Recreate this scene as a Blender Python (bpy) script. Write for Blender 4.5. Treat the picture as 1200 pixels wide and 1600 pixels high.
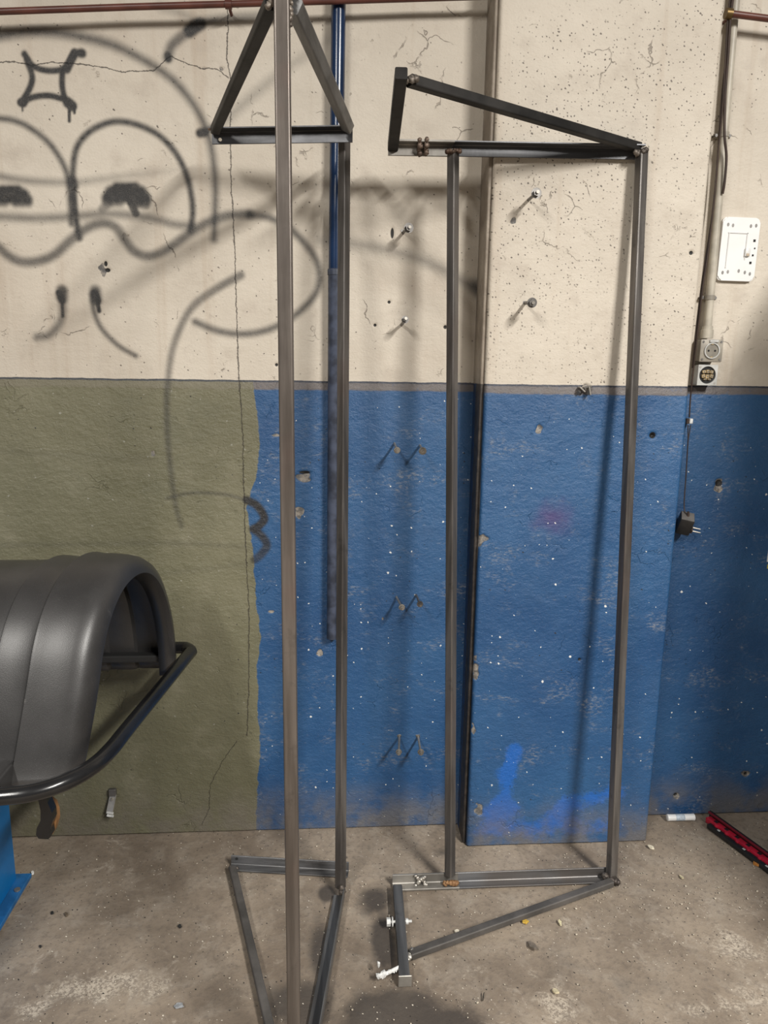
import bpy, bmesh, math, random
import numpy as np
from mathutils import Vector, Matrix
S = bpy.context.scene
for o in list(bpy.data.objects): bpy.data.objects.remove(o)
random.seed(4); RNG = np.random.default_rng(7)

# ------------------------------------------------------------------ camera
FOC, EYE, DIST = 1150.0, 1.45, 2.1067
def cam_axes(p=.1988, yaw=-.0706, roll=.0139):
    cp, sp = math.cos(p), math.sin(p)
    fw = np.array([0, cp, -sp]); up = np.array([0, sp, cp]); rt = np.array([1., 0, 0])
    cr, sr = math.cos(roll), math.sin(roll)
    r2, u2 = cr*rt + sr*up, -sr*rt + cr*up
    c, s = math.cos(yaw), math.sin(yaw)
    Rz = np.array([[c, -s, 0], [s, c, 0], [0, 0, 1]])
    return np.stack([Rz@r2, Rz@u2, Rz@fw])
AX = cam_axes(); EYEPT = np.array([0, -DIST, EYE])
cd = bpy.data.cameras.new('camera'); cam = bpy.data.objects.new('camera', cd)
S.collection.objects.link(cam); S.camera = cam
cd.sensor_fit = 'HORIZONTAL'; cd.sensor_width = 36; cd.lens = FOC/1200*36; cd.clip_start = .05
mw = Matrix.Identity(4)
for i in range(3):
    mw[i][0], mw[i][1], mw[i][2], mw[i][3] = AX[0][i], AX[1][i], -AX[2][i], EYEPT[i]
cam.matrix_world = mw

# ------------------------------------------------------------------ world, lamps, exposure
w = bpy.data.worlds.new('world'); S.world = w; w.use_nodes = True
bgn = w.node_tree.nodes['Background']
bgn.inputs[0].default_value = (1.0, .97, .92, 1); bgn.inputs[1].default_value = .12
def tube_lamp(name, loc, sx, sy, power, col):           # a row of ceiling fluorescents running towards the wall
    l = bpy.data.lights.new(name, 'AREA'); l.shape = 'RECTANGLE'; l.size = sx; l.size_y = sy
    l.energy = power; l.color = col
    o = bpy.data.objects.new(name, l); S.collection.objects.link(o); o.location = loc
    return o
tube_lamp('ceiling_lamp_row', (2.15, -3.95, 3.60), .16, 2.2, 470, (1, .965, .91))
tube_lamp('ceiling_lamp_row', (-1.55, -3.95, 3.45), .16, 2.4, 190, (1, .965, .91))
S.view_settings.view_transform = 'Standard'; S.view_settings.look = 'None'
S.view_settings.gamma = 1; S.view_settings.use_curve_mapping = False; S.view_settings.exposure = 0

# ------------------------------------------------------------------ photo pixel -> point on a real plane
def ray(x, y): return np.array([(x-600)/FOC, (800-y)/FOC, 1.0]) @ AX
def onz(x, y, z=0.0):
    r = ray(x, y); t = (z-EYE)/r[2]; return Vector(EYEPT + t*r)
def ony(x, y, Y=0.0):
    r = ray(x, y); t = (Y+DIST)/r[1]; return Vector(EYEPT + t*r)

# ------------------------------------------------------------------ material helpers
class NT:
    def __init__(s, name):
        s.m = bpy.data.materials.new(name); s.m.use_nodes = True
        s.t = s.m.node_tree; s.b = s.t.nodes['Principled BSDF']
        s.co = s.n('ShaderNodeTexCoord').outputs['Object']
    def n(s, ty, **kw):
        nd = s.t.nodes.new(ty)
        for k, v in kw.items(): setattr(nd, k, v)
        return nd
    def put(s, sock, v):
        if hasattr(v, 'is_output') or isinstance(v, bpy.types.NodeSocket): s.t.links.new(v, sock)
        elif isinstance(v, tuple) and len(v) == 3 and sock.type == 'RGBA': sock.default_value = (*v, 1)
        else: sock.default_value = v
    def math(s, op, a, b=0.0, c=0.0, clamp=False):
        nd = s.n('ShaderNodeMath', operation=op, use_clamp=clamp)
        for i, v in enumerate((a, b, c)): s.put(nd.inputs[i], v)
        return nd.outputs[0]
    def mix(s, f, a, b, mode='MIX'):
        nd = s.n('ShaderNodeMix', data_type='RGBA', blend_type=mode); nd.clamp_factor = True
        s.put(nd.inputs[0], f); s.put(nd.inputs[6], a); s.put(nd.inputs[7], b)
        return nd.outputs[2]
    def scale(s, v, sc):
        nd = s.n('ShaderNodeMapping'); s.t.links.new(v, nd.inputs[0]); nd.inputs[3].default_value = sc
        return nd.outputs[0]
    def noise(s, sc, det=4, rough=.55, vec=None, dist=0):
        nd = s.n('ShaderNodeTexNoise'); s.t.links.new(vec or s.co, nd.inputs['Vector'])
        nd.inputs['Scale'].default_value = sc; nd.inputs['Detail'].default_value = det
        nd.inputs['Roughness'].default_value = rough; nd.inputs['Distortion'].default_value = dist
        return nd.outputs[0]
    def step(s, v, lo, hi):
        nd = s.n('ShaderNodeMapRange', interpolation_type='SMOOTHSTEP'); s.put(nd.inputs[0], v)
        nd.inputs[1].default_value = lo; nd.inputs[2].default_value = hi
        return nd.outputs[0]
    def dots(s, sc, rad, keep, vec=None, flat='z'):      # sparse specks: a fraction «keep» of voronoi cells, radius «rad»
        nd = s.n('ShaderNodeTexVoronoi', voronoi_dimensions='2D'); o3 = s.xyz(vec); cb = s.n('ShaderNodeCombineXYZ')
        if not hasattr(s, 'wob'): s.wob = s.math('MULTIPLY', s.math('SUBTRACT', s.noise(160, 2), .5), .007)
        s.t.links.new(s.math('ADD', o3[0], s.wob), cb.inputs[0]); s.t.links.new(s.math('SUBTRACT', o3[2 if flat == 'z' else 1], s.wob), cb.inputs[1])
        s.t.links.new(cb.outputs[0], nd.inputs['Vector']); nd.inputs['Scale'].default_value = sc
        sep = s.n('ShaderNodeSeparateColor'); s.t.links.new(nd.outputs['Color'], sep.inputs[0])
        r = s.math('MULTIPLY', sep.outputs[1], rad)
        a = s.math('LESS_THAN', nd.outputs['Distance'], r)
        return s.math('MULTIPLY', a, s.math('LESS_THAN', sep.outputs[0], keep))
    def attr(s, name): return s.n('ShaderNodeAttribute', attribute_name=name).outputs['Fac']
    def xyz(s, v=None):
        nd = s.n('ShaderNodeSeparateXYZ'); s.t.links.new(v or s.co, nd.inputs[0]); return nd.outputs
    def done(s, col, rough=.5, metal=0.0, bump=None, bs=.3, bd=.002, spec=None):
        s.put(s.b.inputs['Base Color'], col); s.put(s.b.inputs['Roughness'], rough); s.put(s.b.inputs['Metallic'], metal)
        if spec is not None: s.put(s.b.inputs['Specular IOR Level'], spec)
        if bump is not None:
            nd = s.n('ShaderNodeBump'); s.put(nd.inputs['Height'], bump)
            nd.inputs['Strength'].default_value = bs; nd.inputs['Distance'].default_value = bd
            s.t.links.new(nd.outputs[0], s.b.inputs['Normal'])
        return s.m
def plain(name, col, rough=.5, metal=0.0, var=.25, sc=25):
    t = NT(name); f = t.noise(sc, 4)
    c2 = tuple(c*(1-var) for c in col)
    return t.done(t.mix(t.step(f, .35, .65), c2, col), rough, metal, t.noise(sc*6, 2), .1, .0005)

# ------------------------------------------------------------------ object helpers
def link(o): S.collection.objects.link(o); return o
def tag(o, label=None, cat=None, group=None, kind=None):
    for k, v in (('label', label), ('category', cat), ('group', group), ('kind', kind)):
        if v: o[k] = v
    return o
def thing(name, loc, label, cat, group=None):
    o = link(bpy.data.objects.new(name, None)); o.location = loc; o.empty_display_size = .05
    return tag(o, label, cat, group)
def wpos(o):
    v = Vector((0, 0, 0))
    while o: v = v + Vector(o.location); o = o.parent
    return v
def obj(name, bm, m, parent=None, smooth=False, loc=None):
    me = bpy.data.meshes.new(name)
    bmesh.ops.recalc_face_normals(bm, faces=bm.faces[:])
    org = wpos(parent) if parent else (Vector(loc) if loc is not None else Vector((0, 0, 0)))
    bmesh.ops.translate(bm, verts=bm.verts[:], vec=-org)
    bm.to_mesh(me); bm.free(); me.materials.append(m)
    if smooth:
        me.shade_smooth() if smooth is True else me.shade_smooth()
        if smooth != 'all':
            try: me.set_sharp_from_angle(angle=math.radians(38))
            except Exception: pass
    o = link(bpy.data.objects.new(name, me))
    if parent: o.parent = parent
    elif loc is not None: o.location = loc
    return o
def box(bm, c, s, rot=None, bev=0, seg=2):
    r = bmesh.ops.create_cube(bm, size=1); vs = r['verts']
    M = Matrix.Translation(Vector(c)) @ (rot.to_4x4() if rot else Matrix.Identity(4)) @ Matrix.Diagonal((*s, 1))
    bmesh.ops.transform(bm, matrix=M, verts=vs)
    if bev:
        es = list({e for v in vs for e in v.link_edges})
        bmesh.ops.bevel(bm, geom=es, offset=bev, segments=seg, affect='EDGES', profile=.5)
    return bm
def prism(bm, p, q, poly, a, b):                          # extrude a 2-D outline (in axes a, b) from p to q
    p, q, a, b = Vector(p), Vector(q), Vector(a), Vector(b)
    A = [bm.verts.new(p + a*u + b*v) for u, v in poly]; B = [bm.verts.new(q + a*u + b*v) for u, v in poly]
    n = len(poly)
    for i in range(n): bm.faces.new((A[i], A[(i+1) % n], B[(i+1) % n], B[i]))
    bm.faces.new(A[::-1]); bm.faces.new(B)
    return bm
def frame_of(p, q, hint):
    d = (Vector(q)-Vector(p)).normalized(); h = Vector(hint)
    a = (h - d*h.dot(d)).normalized(); return d, a, d.cross(a)
def sq_tube(bm, p, q, wd, hint=(0, -1, 0), r=.0035, wd2=None):
    d, a, b = frame_of(p, q, hint); h = wd/2; h2 = (wd2 or wd)/2; poly = []
    for cx, cy, a0 in ((h-r, h2-r, 0), (-h+r, h2-r, 90), (-h+r, -h2+r, 180), (h-r, -h2+r, 270)):
        for k in range(4):
            t = math.radians(a0 + k*30); poly.append((cx + r*math.cos(t), cy + r*math.sin(t)))
    return prism(bm, p, q, poly, a, b)
def angle(bm, p, q, n1, n2, wd=.03, t=.0035):             # L-profile, corner on the line p-q
    d = (Vector(q)-Vector(p)).normalized(); n1 = Vector(n1); n1 = (n1 - d*n1.dot(d)).normalized()
    n2 = Vector(n2); n2 = (n2 - d*n2.dot(d)); n2 = (n2 - n1*n2.dot(n1)).normalized()
    return prism(bm, p, q, [(0, 0), (wd, 0), (wd, t*.8), (wd-.0008, t), (t+.002, t), (t, t+.002), (t, wd-.0008), (t*.8, wd), (0, wd)], n1, n2)
def tube(bm, pts, r, seg=12, cap=True):
    pts = [Vector(p) for p in pts]; rs = r if isinstance(r, (list, tuple)) else [r]*len(pts)
    rings = []; prev = None
    for i, p in enumerate(pts):
        d = (pts[min(i+1, len(pts)-1)] - pts[max(i-1, 0)]).normalized()
        if prev is None: a = d.orthogonal().normalized()
        else: a = (prev - d*prev.dot(d)).normalized()
        prev = a; b = d.cross(a)
        rings.append([bm.verts.new(p + (a*math.cos(2*math.pi*k/seg) + b*math.sin(2*math.pi*k/seg))*rs[i]) for k in range(seg)])
    for A, B in zip(rings, rings[1:]):
        for k in range(seg): bm.faces.new((A[k], A[(k+1) % seg], B[(k+1) % seg], B[k]))
    if cap: bm.faces.new(rings[0][::-1]); bm.faces.new(rings[-1])
    return bm
def spline(pts, n=8):                                      # Catmull-Rom through pts
    P = [Vector(p) for p in pts]; P = [2*P[0]-P[1]] + P + [2*P[-1]-P[-2]]; out = []
    for i in range(1, len(P)-2):
        for k in range(n):
            t = k/n; a, b, c, d = P[i-1], P[i], P[i+1], P[i+2]
            out.append(.5*((2*b) + (c-a)*t + (2*a-5*b+4*c-d)*t*t + (3*b-a-3*c+d)*t**3))
    out.append(P[-2]); return out
def lump(bm, c, r, jit=.35, sub=1, sq=(1, 1, 1), seed=0):
    rr = random.Random(seed); res = bmesh.ops.create_icosphere(bm, subdivisions=sub, radius=1)
    for v in res['verts']:
        k = r*(1 + jit*(rr.random()-.5)*2); v.co = Vector((v.co.x*k*sq[0], v.co.y*k*sq[1], v.co.z*k*sq[2])) + Vector(c)
    return bm
def weld(parent, pts, r, m, seed=0):                       # a bead of overlapping solidified drops
    bm = bmesh.new(); rr = random.Random(seed)
    for i, p in enumerate(pts):
        lump(bm, Vector(p) + Vector((rr.uniform(-1, 1), rr.uniform(-1, 1), rr.uniform(-1, 1)))*r*.35, r*rr.uniform(.7, 1.1), .3, 2, seed=seed*31+i)
    return obj('weld_bead', bm, m, parent, 'all')
def along(p, q, n): return [Vector(p).lerp(Vector(q), i/(n-1)) for i in range(n)]

# ------------------------------------------------------------------ paint on the walls (sprayed lines, a few shadow bands: flat print), kept as vertex data
def grid_obj(name, xs, zs, Y, depth, m, flip=False, attrs=None, disp=None, horizontal=False):
    X, Z = np.meshgrid(xs, zs); nx, nz = len(xs), len(zs)
    D = np.zeros_like(X) if disp is None else disp
    co = np.empty((nx*nz, 3), np.float32)
    if horizontal: co[:, 0] = X.ravel(); co[:, 1] = Z.ravel(); co[:, 2] = Y + D.ravel()
    else: co[:, 0] = X.ravel(); co[:, 1] = Y - D.ravel(); co[:, 2] = Z.ravel()
    i = np.arange(nx*nz).reshape(nz, nx)
    q = np.stack([i[:-1, :-1], i[:-1, 1:], i[1:, 1:], i[1:, :-1]], -1).reshape(-1, 4)
    # back slab
    x0, x1, z0, z1 = xs[0], xs[-1], zs[0], zs[-1]; n0 = nx*nz
    if horizontal: bk = [(x0, z0, Y-depth), (x1, z0, Y-depth), (x1, z1, Y-depth), (x0, z1, Y-depth)]
    else: bk = [(x0, Y+depth, z0), (x1, Y+depth, z0), (x1, Y+depth, z1), (x0, Y+depth, z1)]
    co = np.vstack([co, np.array(bk, np.float32)])
    loops = [q.ravel()]; sizes = [4]*len(q)
    rims = [i[0, :], i[:, -1], i[-1, ::-1], i[::-1, 0]]; b = n0
    for k, rim in enumerate(rims):                          # side walls as n-gons back to the slab
        f = np.concatenate([[b+k], [b+(k+1) % 4], rim[::-1]]); loops.append(f); sizes.append(len(f))
    loops.append(np.array([b, b+3, b+2, b+1])); sizes.append(4)
    loops = np.concatenate(loops).astype(np.int32); sizes = np.array(sizes, np.int32)
    me = bpy.data.meshes.new(name); me.vertices.add(len(co)); me.vertices.foreach_set('co', co.ravel())
    me.loops.add(len(loops)); me.loops.foreach_set('vertex_index', loops)
    me.polygons.add(len(sizes)); me.polygons.foreach_set('loop_start', np.concatenate([[0], np.cumsum(sizes)[:-1]]).astype(np.int32))
    sm = np.zeros(len(sizes), bool); sm[:len(q)] = True
    me.update(calc_edges=True); me.polygons.foreach_set('use_smooth', sm)
    for k, v in (attrs or {}).items():
        a = me.attributes.new(k, 'FLOAT', 'POINT'); a.data.foreach_set('value', np.concatenate([v.ravel(), np.full(4, v.ravel()[0])]).astype(np.float32))
    me.materials.append(m); me.validate()
    o = link(bpy.data.objects.new(name, me)); o['kind'] = 'structure'
    return o
def seg_dist(X, Z, path, pad):
    """distance to a polyline and the parameter 0..1 along it, on the grid"""
    best = np.full(X.shape, 9.0); par = np.zeros(X.shape); n = len(path)-1
    for k, (p, q) in enumerate(zip(path, path[1:])):
        xa, xb = sorted((p[0], q[0])); za, zb = sorted((p[1], q[1]))
        c0, c1 = np.searchsorted(X[0], (xa-pad, xb+pad)); r0, r1 = np.searchsorted(Z[:, 0], (za-pad, zb+pad))
        if c1 <= c0 or r1 <= r0: continue
        x = X[r0:r1, c0:c1]; z = Z[r0:r1, c0:c1]
        dx, dz = q[0]-p[0], q[1]-p[1]; L = dx*dx+dz*dz+1e-12
        t = np.clip(((x-p[0])*dx+(z-p[1])*dz)/L, 0, 1)
        d = np.hypot(x-p[0]-t*dx, z-p[1]-t*dz); s = best[r0:r1, c0:c1] > d
        best[r0:r1, c0:c1][s] = d[s]; par[r0:r1, c0:c1][s] = ((k+t)/n)[s]
    return best, par
def smooth2(pts, n=6):
    return [(v.x, v.y) for v in spline([(a, b, 0) for a, b in pts], n)]
def to_wall(pts, Y=0.0):
    out = []
    for x, y in pts:
        v = ony(x, y, Y); out.append((v.x, v.z))
    return out
PX = 1/585.0                                               # metres per photo pixel on the wall
def spray(A, X, Z, pix, hw, soft, alpha=1.0, Y=0.0, hw2=None, a2=None):
    if alpha > .3: alpha = min(1, alpha*1.10)
    path = smooth2(to_wall(pix, Y)) if len(pix) > 2 else to_wall(pix, Y)
    d, t = seg_dist(X, Z, path, (max(hw, hw2 or 0)+soft*2)*PX)
    h = hw + ((hw2 if hw2 is not None else hw)-hw)*t; al = alpha + ((a2 if a2 is not None else alpha)-alpha)*t
    v = np.clip(1-(d/PX-h+soft)/(2*soft), 0, 1); v = v*v*(3-2*v)*al
    A[:] = 1-(1-A)*(1-v)
def smooth_noise(shape, cell, rng=RNG):
    h, wd = shape; g = rng.random((h//cell+3, wd//cell+3))
    y = np.arange(h)/cell; x = np.arange(wd)/cell; yi = y.astype(int); xi = x.astype(int)
    fy = (y-yi)[:, None]; fx = (x-xi)[None]; fy = fy*fy*(3-2*fy); fx = fx*fx*(3-2*fx)
    a = g[yi][:, xi]; b = g[yi][:, xi+1]; c = g[yi+1][:, xi]; d = g[yi+1][:, xi+1]
    return (a*(1-fx)+b*fx)*(1-fy) + (c*(1-fx)+d*fx)*fy
def chips(X, Z, lst, Y):
    """knocked-out plaster: returns depth (m) and bare-plaster mask"""
    dep = np.zeros(X.shape); bare = np.zeros(X.shape)
    for x, y, rx, rz, dp in lst:
        v = ony(x, y, Y); n = smooth_noise(X.shape, 4)
        d = np.hypot((X-v.x)/(rx*PX), (Z-v.z)/(rz*PX)) + (n-.5)*1.5
        k = np.clip((1.15-d)/.35, 0, 1); dep += k*dp; bare = np.maximum(bare, k)
    return dep, bare
DADO = 1.400

def wall_material(name, pit=1.0, purple=False):
    t = NT(name); x, y, z = t.xyz()
    n1 = t.noise(2.2, 5, .6); n2 = t.noise(9, 5, .6); n3 = t.noise(60, 3, .6)
    cream = t.mix(t.step(n1, .3, .72), (.525, .468, .390), (.635, .575, .487))
    cream = t.mix(t.math('MULTIPLY', t.step(n2, .52, .75), .55), cream, (.44, .38, .315))
    st = t.noise(1.0, 4, .6, t.scale(t.co, (16, 16, .7)))
    cream = t.mix(t.math('MULTIPLY', t.step(st, .54, .76), .42), cream, (.42, .33, .245))
    sn = t.math('MULTIPLY', t.attr('stain'), t.math('ADD', .25, t.math('MULTIPLY', t.step(st, .40, .70), .75))); cream = t.mix(t.math('MULTIPLY', sn, .75), cream, (.36, .265, .19))
    # trowel marks and flaked patches
    fl = t.noise(26, 6, .7, None, .6)
    fm = t.math('MULTIPLY', t.step(fl, .64, .67), t.step(t.noise(4, 3), .5, .62))
    cream = t.mix(t.math('MULTIPLY', fm, .5), cream, (.40, .34, .27))
    # hairline crazing and small scratches
    wv = t.n('ShaderNodeVectorMath', operation='ADD'); t.t.links.new(t.co, wv.inputs[0]); nn = t.n('ShaderNodeTexNoise'); nn.inputs['Scale'].default_value = 9; nn.inputs['Detail'].default_value = 6
    t.t.links.new(t.co, nn.inputs['Vector']); t.t.links.new(t.scale(nn.outputs['Color'], (.16, .16, .16)), wv.inputs[1])
    vo = t.n('ShaderNodeTexVoronoi', feature='DISTANCE_TO_EDGE'); vo.inputs['Scale'].default_value = 8; t.t.links.new(wv.outputs[0], vo.inputs['Vector'])
    hair = t.math('MULTIPLY', t.step(vo.outputs['Distance'], .014, .004), t.step(t.noise(5.5, 4, .7), .56, .64))
    cream = t.mix(t.math('MULTIPLY', hair, .6), cream, (.13, .105, .085))
    sm = t.math('MULTIPLY', t.step(t.noise(3.2, 6, .72), .56, .76), .4); cream = t.mix(sm, cream, (.36, .31, .265))
    # pinholes
    pm = t.step(t.noise(3.1, 3, .6), .36, .56)
    d1 = t.math('MULTIPLY', t.dots(110, .24, .38*pit), pm)
    d2 = t.math('MULTIPLY', t.dots(34, .085, .25*pit), pm)
    hole = t.math('MAXIMUM', d1, d2)
    cream = t.mix(t.math('MULTIPLY', hole, .85), cream, (.07, .055, .045))
    blue = t.mix(t.step(n1, .3, .7), (.014, .064, .172), (.029, .102, .235))
    blue = t.mix(t.math('MULTIPLY', t.step(n2, .5, .8), .5), blue, (.035, .085, .185))
    sc = t.noise(7, 6, .75, t.scale(t.co, (1, 1, 1.6)), .4)
    scm = t.math('MULTIPLY', t.step(sc, .50, .70), t.step(t.noise(1.0, 4, .7, t.scale(t.co, (70, 70, 150))), .46, .64))
    blue = t.mix(t.math('MULTIPLY', scm, .62), blue, (.27, .28, .29))
    if purple:
        pd = t.n('ShaderNodeVectorMath', operation='DISTANCE'); t.t.links.new(t.co, pd.inputs[0]); c = ony(862, 808, -.112); pd.inputs[1].default_value = c
        pf = t.math('MULTIPLY', t.step(t.math('ADD', pd.outputs['Value'], t.math('MULTIPLY', n2, .14)), .15, .08), .55)
        blue = t.mix(pf, blue, (.09, .02, .12))
        fresh = t.math('MULTIPLY', t.step(t.math('ADD', t.attr('fresh'), t.math('MULTIPLY', t.math('SUBTRACT', t.noise(7, 7, .8), .5), 2.2)), .35, .75), .75)
        blue = t.mix(fresh, blue, (.012, .12, .47))
    olive = t.mix(t.step(n1, .3, .72), (.135, .128, .077), (.190, .180, .115))
    olive = t.mix(t.math('MULTIPLY', t.step(n2, .5, .8), .45), olive, (.26, .24, .17))
    olive = t.mix(t.math('MULTIPLY', t.step(t.noise(3.3, 5, .7), .5, .75), .4), olive, (.105, .108, .072))
    side = t.attr('olive')
    om = t.step(t.math('ADD', side, t.math('MULTIPLY', t.math('SUBTRACT', t.noise(30, 4), .5), .022)), -.002, .002)
    dado = t.mix(om, blue, olive)
    # white paint drops
    wd = t.math('MAXIMUM', t.dots(48, .10, .07), t.dots(13, .045, .30))
    wd = t.math('MULTIPLY', wd, t.math('SUBTRACT', 1, t.math('MULTIPLY', om, .8)))
    dado = t.mix(wd, dado, (.72, .72, .70))
    dk = t.math('MULTIPLY', t.dots(45, .10, .22), t.step(t.noise(3, 2), .45, .6))
    dado = t.mix(dk, dado, (.02, .02, .022))
    # dust on the sloped ledge at the top of the dado, dirt at the foot of the wall
    zz = t.math('ADD', z, t.math('MULTIPLY', t.math('SUBTRACT', t.noise(14, 4), .5), .010))
    dust = t.math('MULTIPLY', t.step(zz, DADO-.028, DADO-.022), t.step(n3, .05, .45))
    dado = t.mix(t.math('MULTIPLY', dust, t.math('SUBTRACT', .85, t.math('MULTIPLY', om, .55))), dado, (.150, .122, .098))
    dirt = t.math('MULTIPLY', t.step(zz, .20, .0), t.step(n2, .30, .62))
    dado = t.mix(t.math('MULTIPLY', dirt, .75), dado, (.16, .14, .115))
    edge = t.math('ADD', z, t.math('MULTIPLY', t.math('SUBTRACT', t.noise(18, 5, .7), .5), .007))
    up = t.step(edge, DADO-.0012, DADO+.0012)
    col = t.mix(up, dado, cream)
    # thin dark paint edge right under the cream
    lip = t.math('MULTIPLY', t.step(edge, DADO-.0062, DADO-.0040), t.math('SUBTRACT', 1, up))
    col = t.mix(t.math('MULTIPLY', lip, .8), col, (.012, .022, .045))
    bare = t.attr('bare')
    col = t.mix(t.step(bare, .35, .75), col, t.mix(t.step(n3, .4, .6), (.12, .115, .11), (.30, .27, .235)))
    hol = t.attr('hollow'); col = t.mix(t.step(hol, .4, .7), col, (.012, .011, .010))
    # cracks
    cr = None
    for a, wd_ in (('crack_tall', .0011), ('crack_wide', .0010), ('crack_low', .0008)):
        v = t.math('ADD', t.attr(a), t.math('MULTIPLY', t.math('SUBTRACT', t.noise(42, 5, .75), .5), .016))
        k = t.step(t.math('ABSOLUTE', v), wd_*1.6, wd_*.6)
        cr = k if cr is None else t.math('MAXIMUM', cr, k)
    col = t.mix(t.math('MULTIPLY', cr, .8), col, (.05, .042, .036))
    sp = t.attr('spray'); g = t.noise(420, 2, .6)
    sp = t.math('MULTIPLY', sp, t.math('ADD', .82, t.math('MULTIPLY', g, .36)), clamp=True)
    col = t.mix(sp, col, (.022, .021, .021))
    rough = t.math('ADD', .38, t.math('MULTIPLY', up, .22))
    rough = t.math('ADD', rough, t.math('MULTIPLY', t.math('SUBTRACT', n2, .5), .25))
    wx = t.noise(38, 6, .72, t.scale(t.co, (1, 1, 1.5)))
    h = t.math('ADD', t.math('MULTIPLY', wx, t.math('ADD', .9, t.math('MULTIPLY', up, -.45))), t.math('MULTIPLY', t.noise(7, 4), .8))
    h = t.math('ADD', h, t.math('MULTIPLY', t.noise(180, 3), .18))
    h = t.math('SUBTRACT', h, t.math('MULTIPLY', t.math('MAXIMUM', t.math('MAXIMUM', cr, t.math('MULTIPLY', hair, .7)), hole), .8))
    h = t.math('SUBTRACT', h, t.math('MULTIPLY', fm, .35))
    return t.done(col, rough, 0, h, .75, .006)

def ledge(Z): return .004*np.clip((DADO-Z)/.022, 0, 1)
M_wall = wall_material('painted_plaster', .12); M_pillar = wall_material('painted_concrete', 1.0, True); M_side = wall_material('painted_plaster_side', .3)
def axis(a, b, st, lo=None, hi=None):
    v = np.linspace(a, b, int(round((b-a)/st))+1)
    if lo is not None: v = np.concatenate([np.linspace(lo, a, 8)[:-1], v])
    if hi is not None: v = np.concatenate([v, np.linspace(b, hi, 8)[1:]])
    return v

# ------------------------------------------------------------------ left wall
PILL_X0, PILL_X1, PILL_Y, RIGHT_Y = .4088, .9792, -.112, .0185
xs = axis(-1.06, .43, .003, lo=-3.2); zs = axis(0, 2.42, .003, hi=3.0)
X, Z = np.meshgrid(xs, zs); A = np.zeros(X.shape)
sp = lambda *a, **k: spray(A, X, Z, *a, **k)
sp([(-30, 60), (0, 55), (40, 50), (80, 50), (130, 58), (180, 72), (230, 97), (270, 125), (300, 160), (318, 192), (330, 230), (336, 280), (336, 330), (334, 374)], 7, 8, .72, hw2=4, a2=.95)
sp([(-20, 55), (40, 50), (110, 54), (180, 72)], 6, 10, .35, a2=.1)
for pth in ([(38, 85), (52, 103), (75, 110), (100, 106), (115, 83)], [(42, 95), (50, 120), (45, 140), (33, 160)], [(33, 161), (50, 152), (75, 149), (97, 154)], [(97, 110), (97, 135), (101, 152), (111, 165)]):
    sp(pth, 4.5, 2.6, .97)
sp([(38, 82), (46, 100)], 3, 4, .7); sp([(33, 160), (36, 161)], 6, 2.5, .98); sp([(104, 108), (112, 92), (117, 82)], 6, 2.5, .98); sp([(126, 83), (128, 83)], 6.5, 3, .95); sp([(106, 160), (112, 165)], 8, 2.5, .98)
sp([(108, 165), (108, 189)], 2.4, 1.2, 1); sp([(116, 165), (116, 176)], 2.2, 1.2, 1); sp([(34, 165), (35, 173)], 1.4, 1, .9)
sp([(-20, 183), (0, 185), (20, 188), (42, 197), (73, 220), (95, 250), (106, 278), (110, 317), (112, 350)], 4.5, 5, .78)
sp([(124, 372), (118, 335), (114, 300), (114, 262), (120, 230), (138, 207), (165, 193), (190, 190), (220, 197), (250, 213), (275, 240), (290, 270), (298, 300), (301, 330), (298, 360)], 4.8, 4.5, .85)
sp([(113, 283), (115, 290)], 7, 5, .9); sp([(115, 290), (117, 330)], 4, 4, .8)
sp([(-20, 272), (40, 282), (112, 285), (160, 280), (220, 272), (270, 267), (340, 262)], 5, 7, .66, a2=.03)
for cx, cy, k in ((197, 300, 1.0), (16, 303, .88)):      # half-round filled pupils with ragged lower edges
    for (xa, xb, yy, hw_, al) in ((-14, 14, -7, 8, .9), (-24, 24, 0, 9, .93), (-30, 31, 9, 8, .9), (-31, -10, 17, 6, .62), (10, 32, 16, 7, .75)):
        sp([(cx+xa*k, cy+yy*k), (cx+xb*k, cy+yy*k)], hw_*k, 5, al)
sp([(205, 318), (212, 333)], 6, 2.5, .8); sp([(170, 318), (160, 326)], 6, 4, .5); sp([(216, 320), (228, 322)], 5, 3, .5)
sp([(-20, 338), (60, 341), (120, 338), (170, 334), (230, 340), (270, 350), (300, 353)], 6, 7, .6)
sp([(-20, 372), (0, 388), (15, 401), (35, 409), (60, 408), (85, 398), (110, 376), (135, 357), (160, 349), (180, 355), (195, 375), (210, 393), (232, 400), (260, 390), (300, 362), (330, 345), (360, 336), (390, 335)], 7, 6, .70)
sp([(390, 335), (420, 340), (450, 355), (480, 385), (497, 415), (498, 445), (485, 470), (455, 497), (420, 515), (380, 522), (340, 517), (305, 503)], 5.5, 6, .72)
sp([(97, 456), (98, 490), (90, 510), (75, 524), (58, 527)], 6, 6, .62); sp([(97, 454), (97, 464)], 9, 5, .7); sp([(92, 458), (97, 470)], 5, 2, .9); sp([(97, 470), (98, 494)], 2.4, 1.5, .9)
sp([(143, 460), (148, 490), (160, 515), (185, 540), (212, 556)], 4, 4.5, .72); sp([(149, 455), (150, 468)], 9, 5, .75); sp([(148, 458), (152, 470)], 6, 2, .97); sp([(152, 470), (155, 486)], 3.4, 1.5, .97)
sp([(376, 430), (340, 450), (305, 475), (285, 505), (270, 545), (263, 590), (261, 640), (263, 690), (268, 740), (275, 790), (284, 822)], 6.5, 5, .66, hw2=3.5, a2=.5)
sp([(262, 778), (300, 770), (350, 772), (385, 781)], 2.5, 4, .5); sp([(386, 781), (402, 790), (413, 808), (408, 818), (398, 826)], 7, 3, 1, a2=.95)
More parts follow.
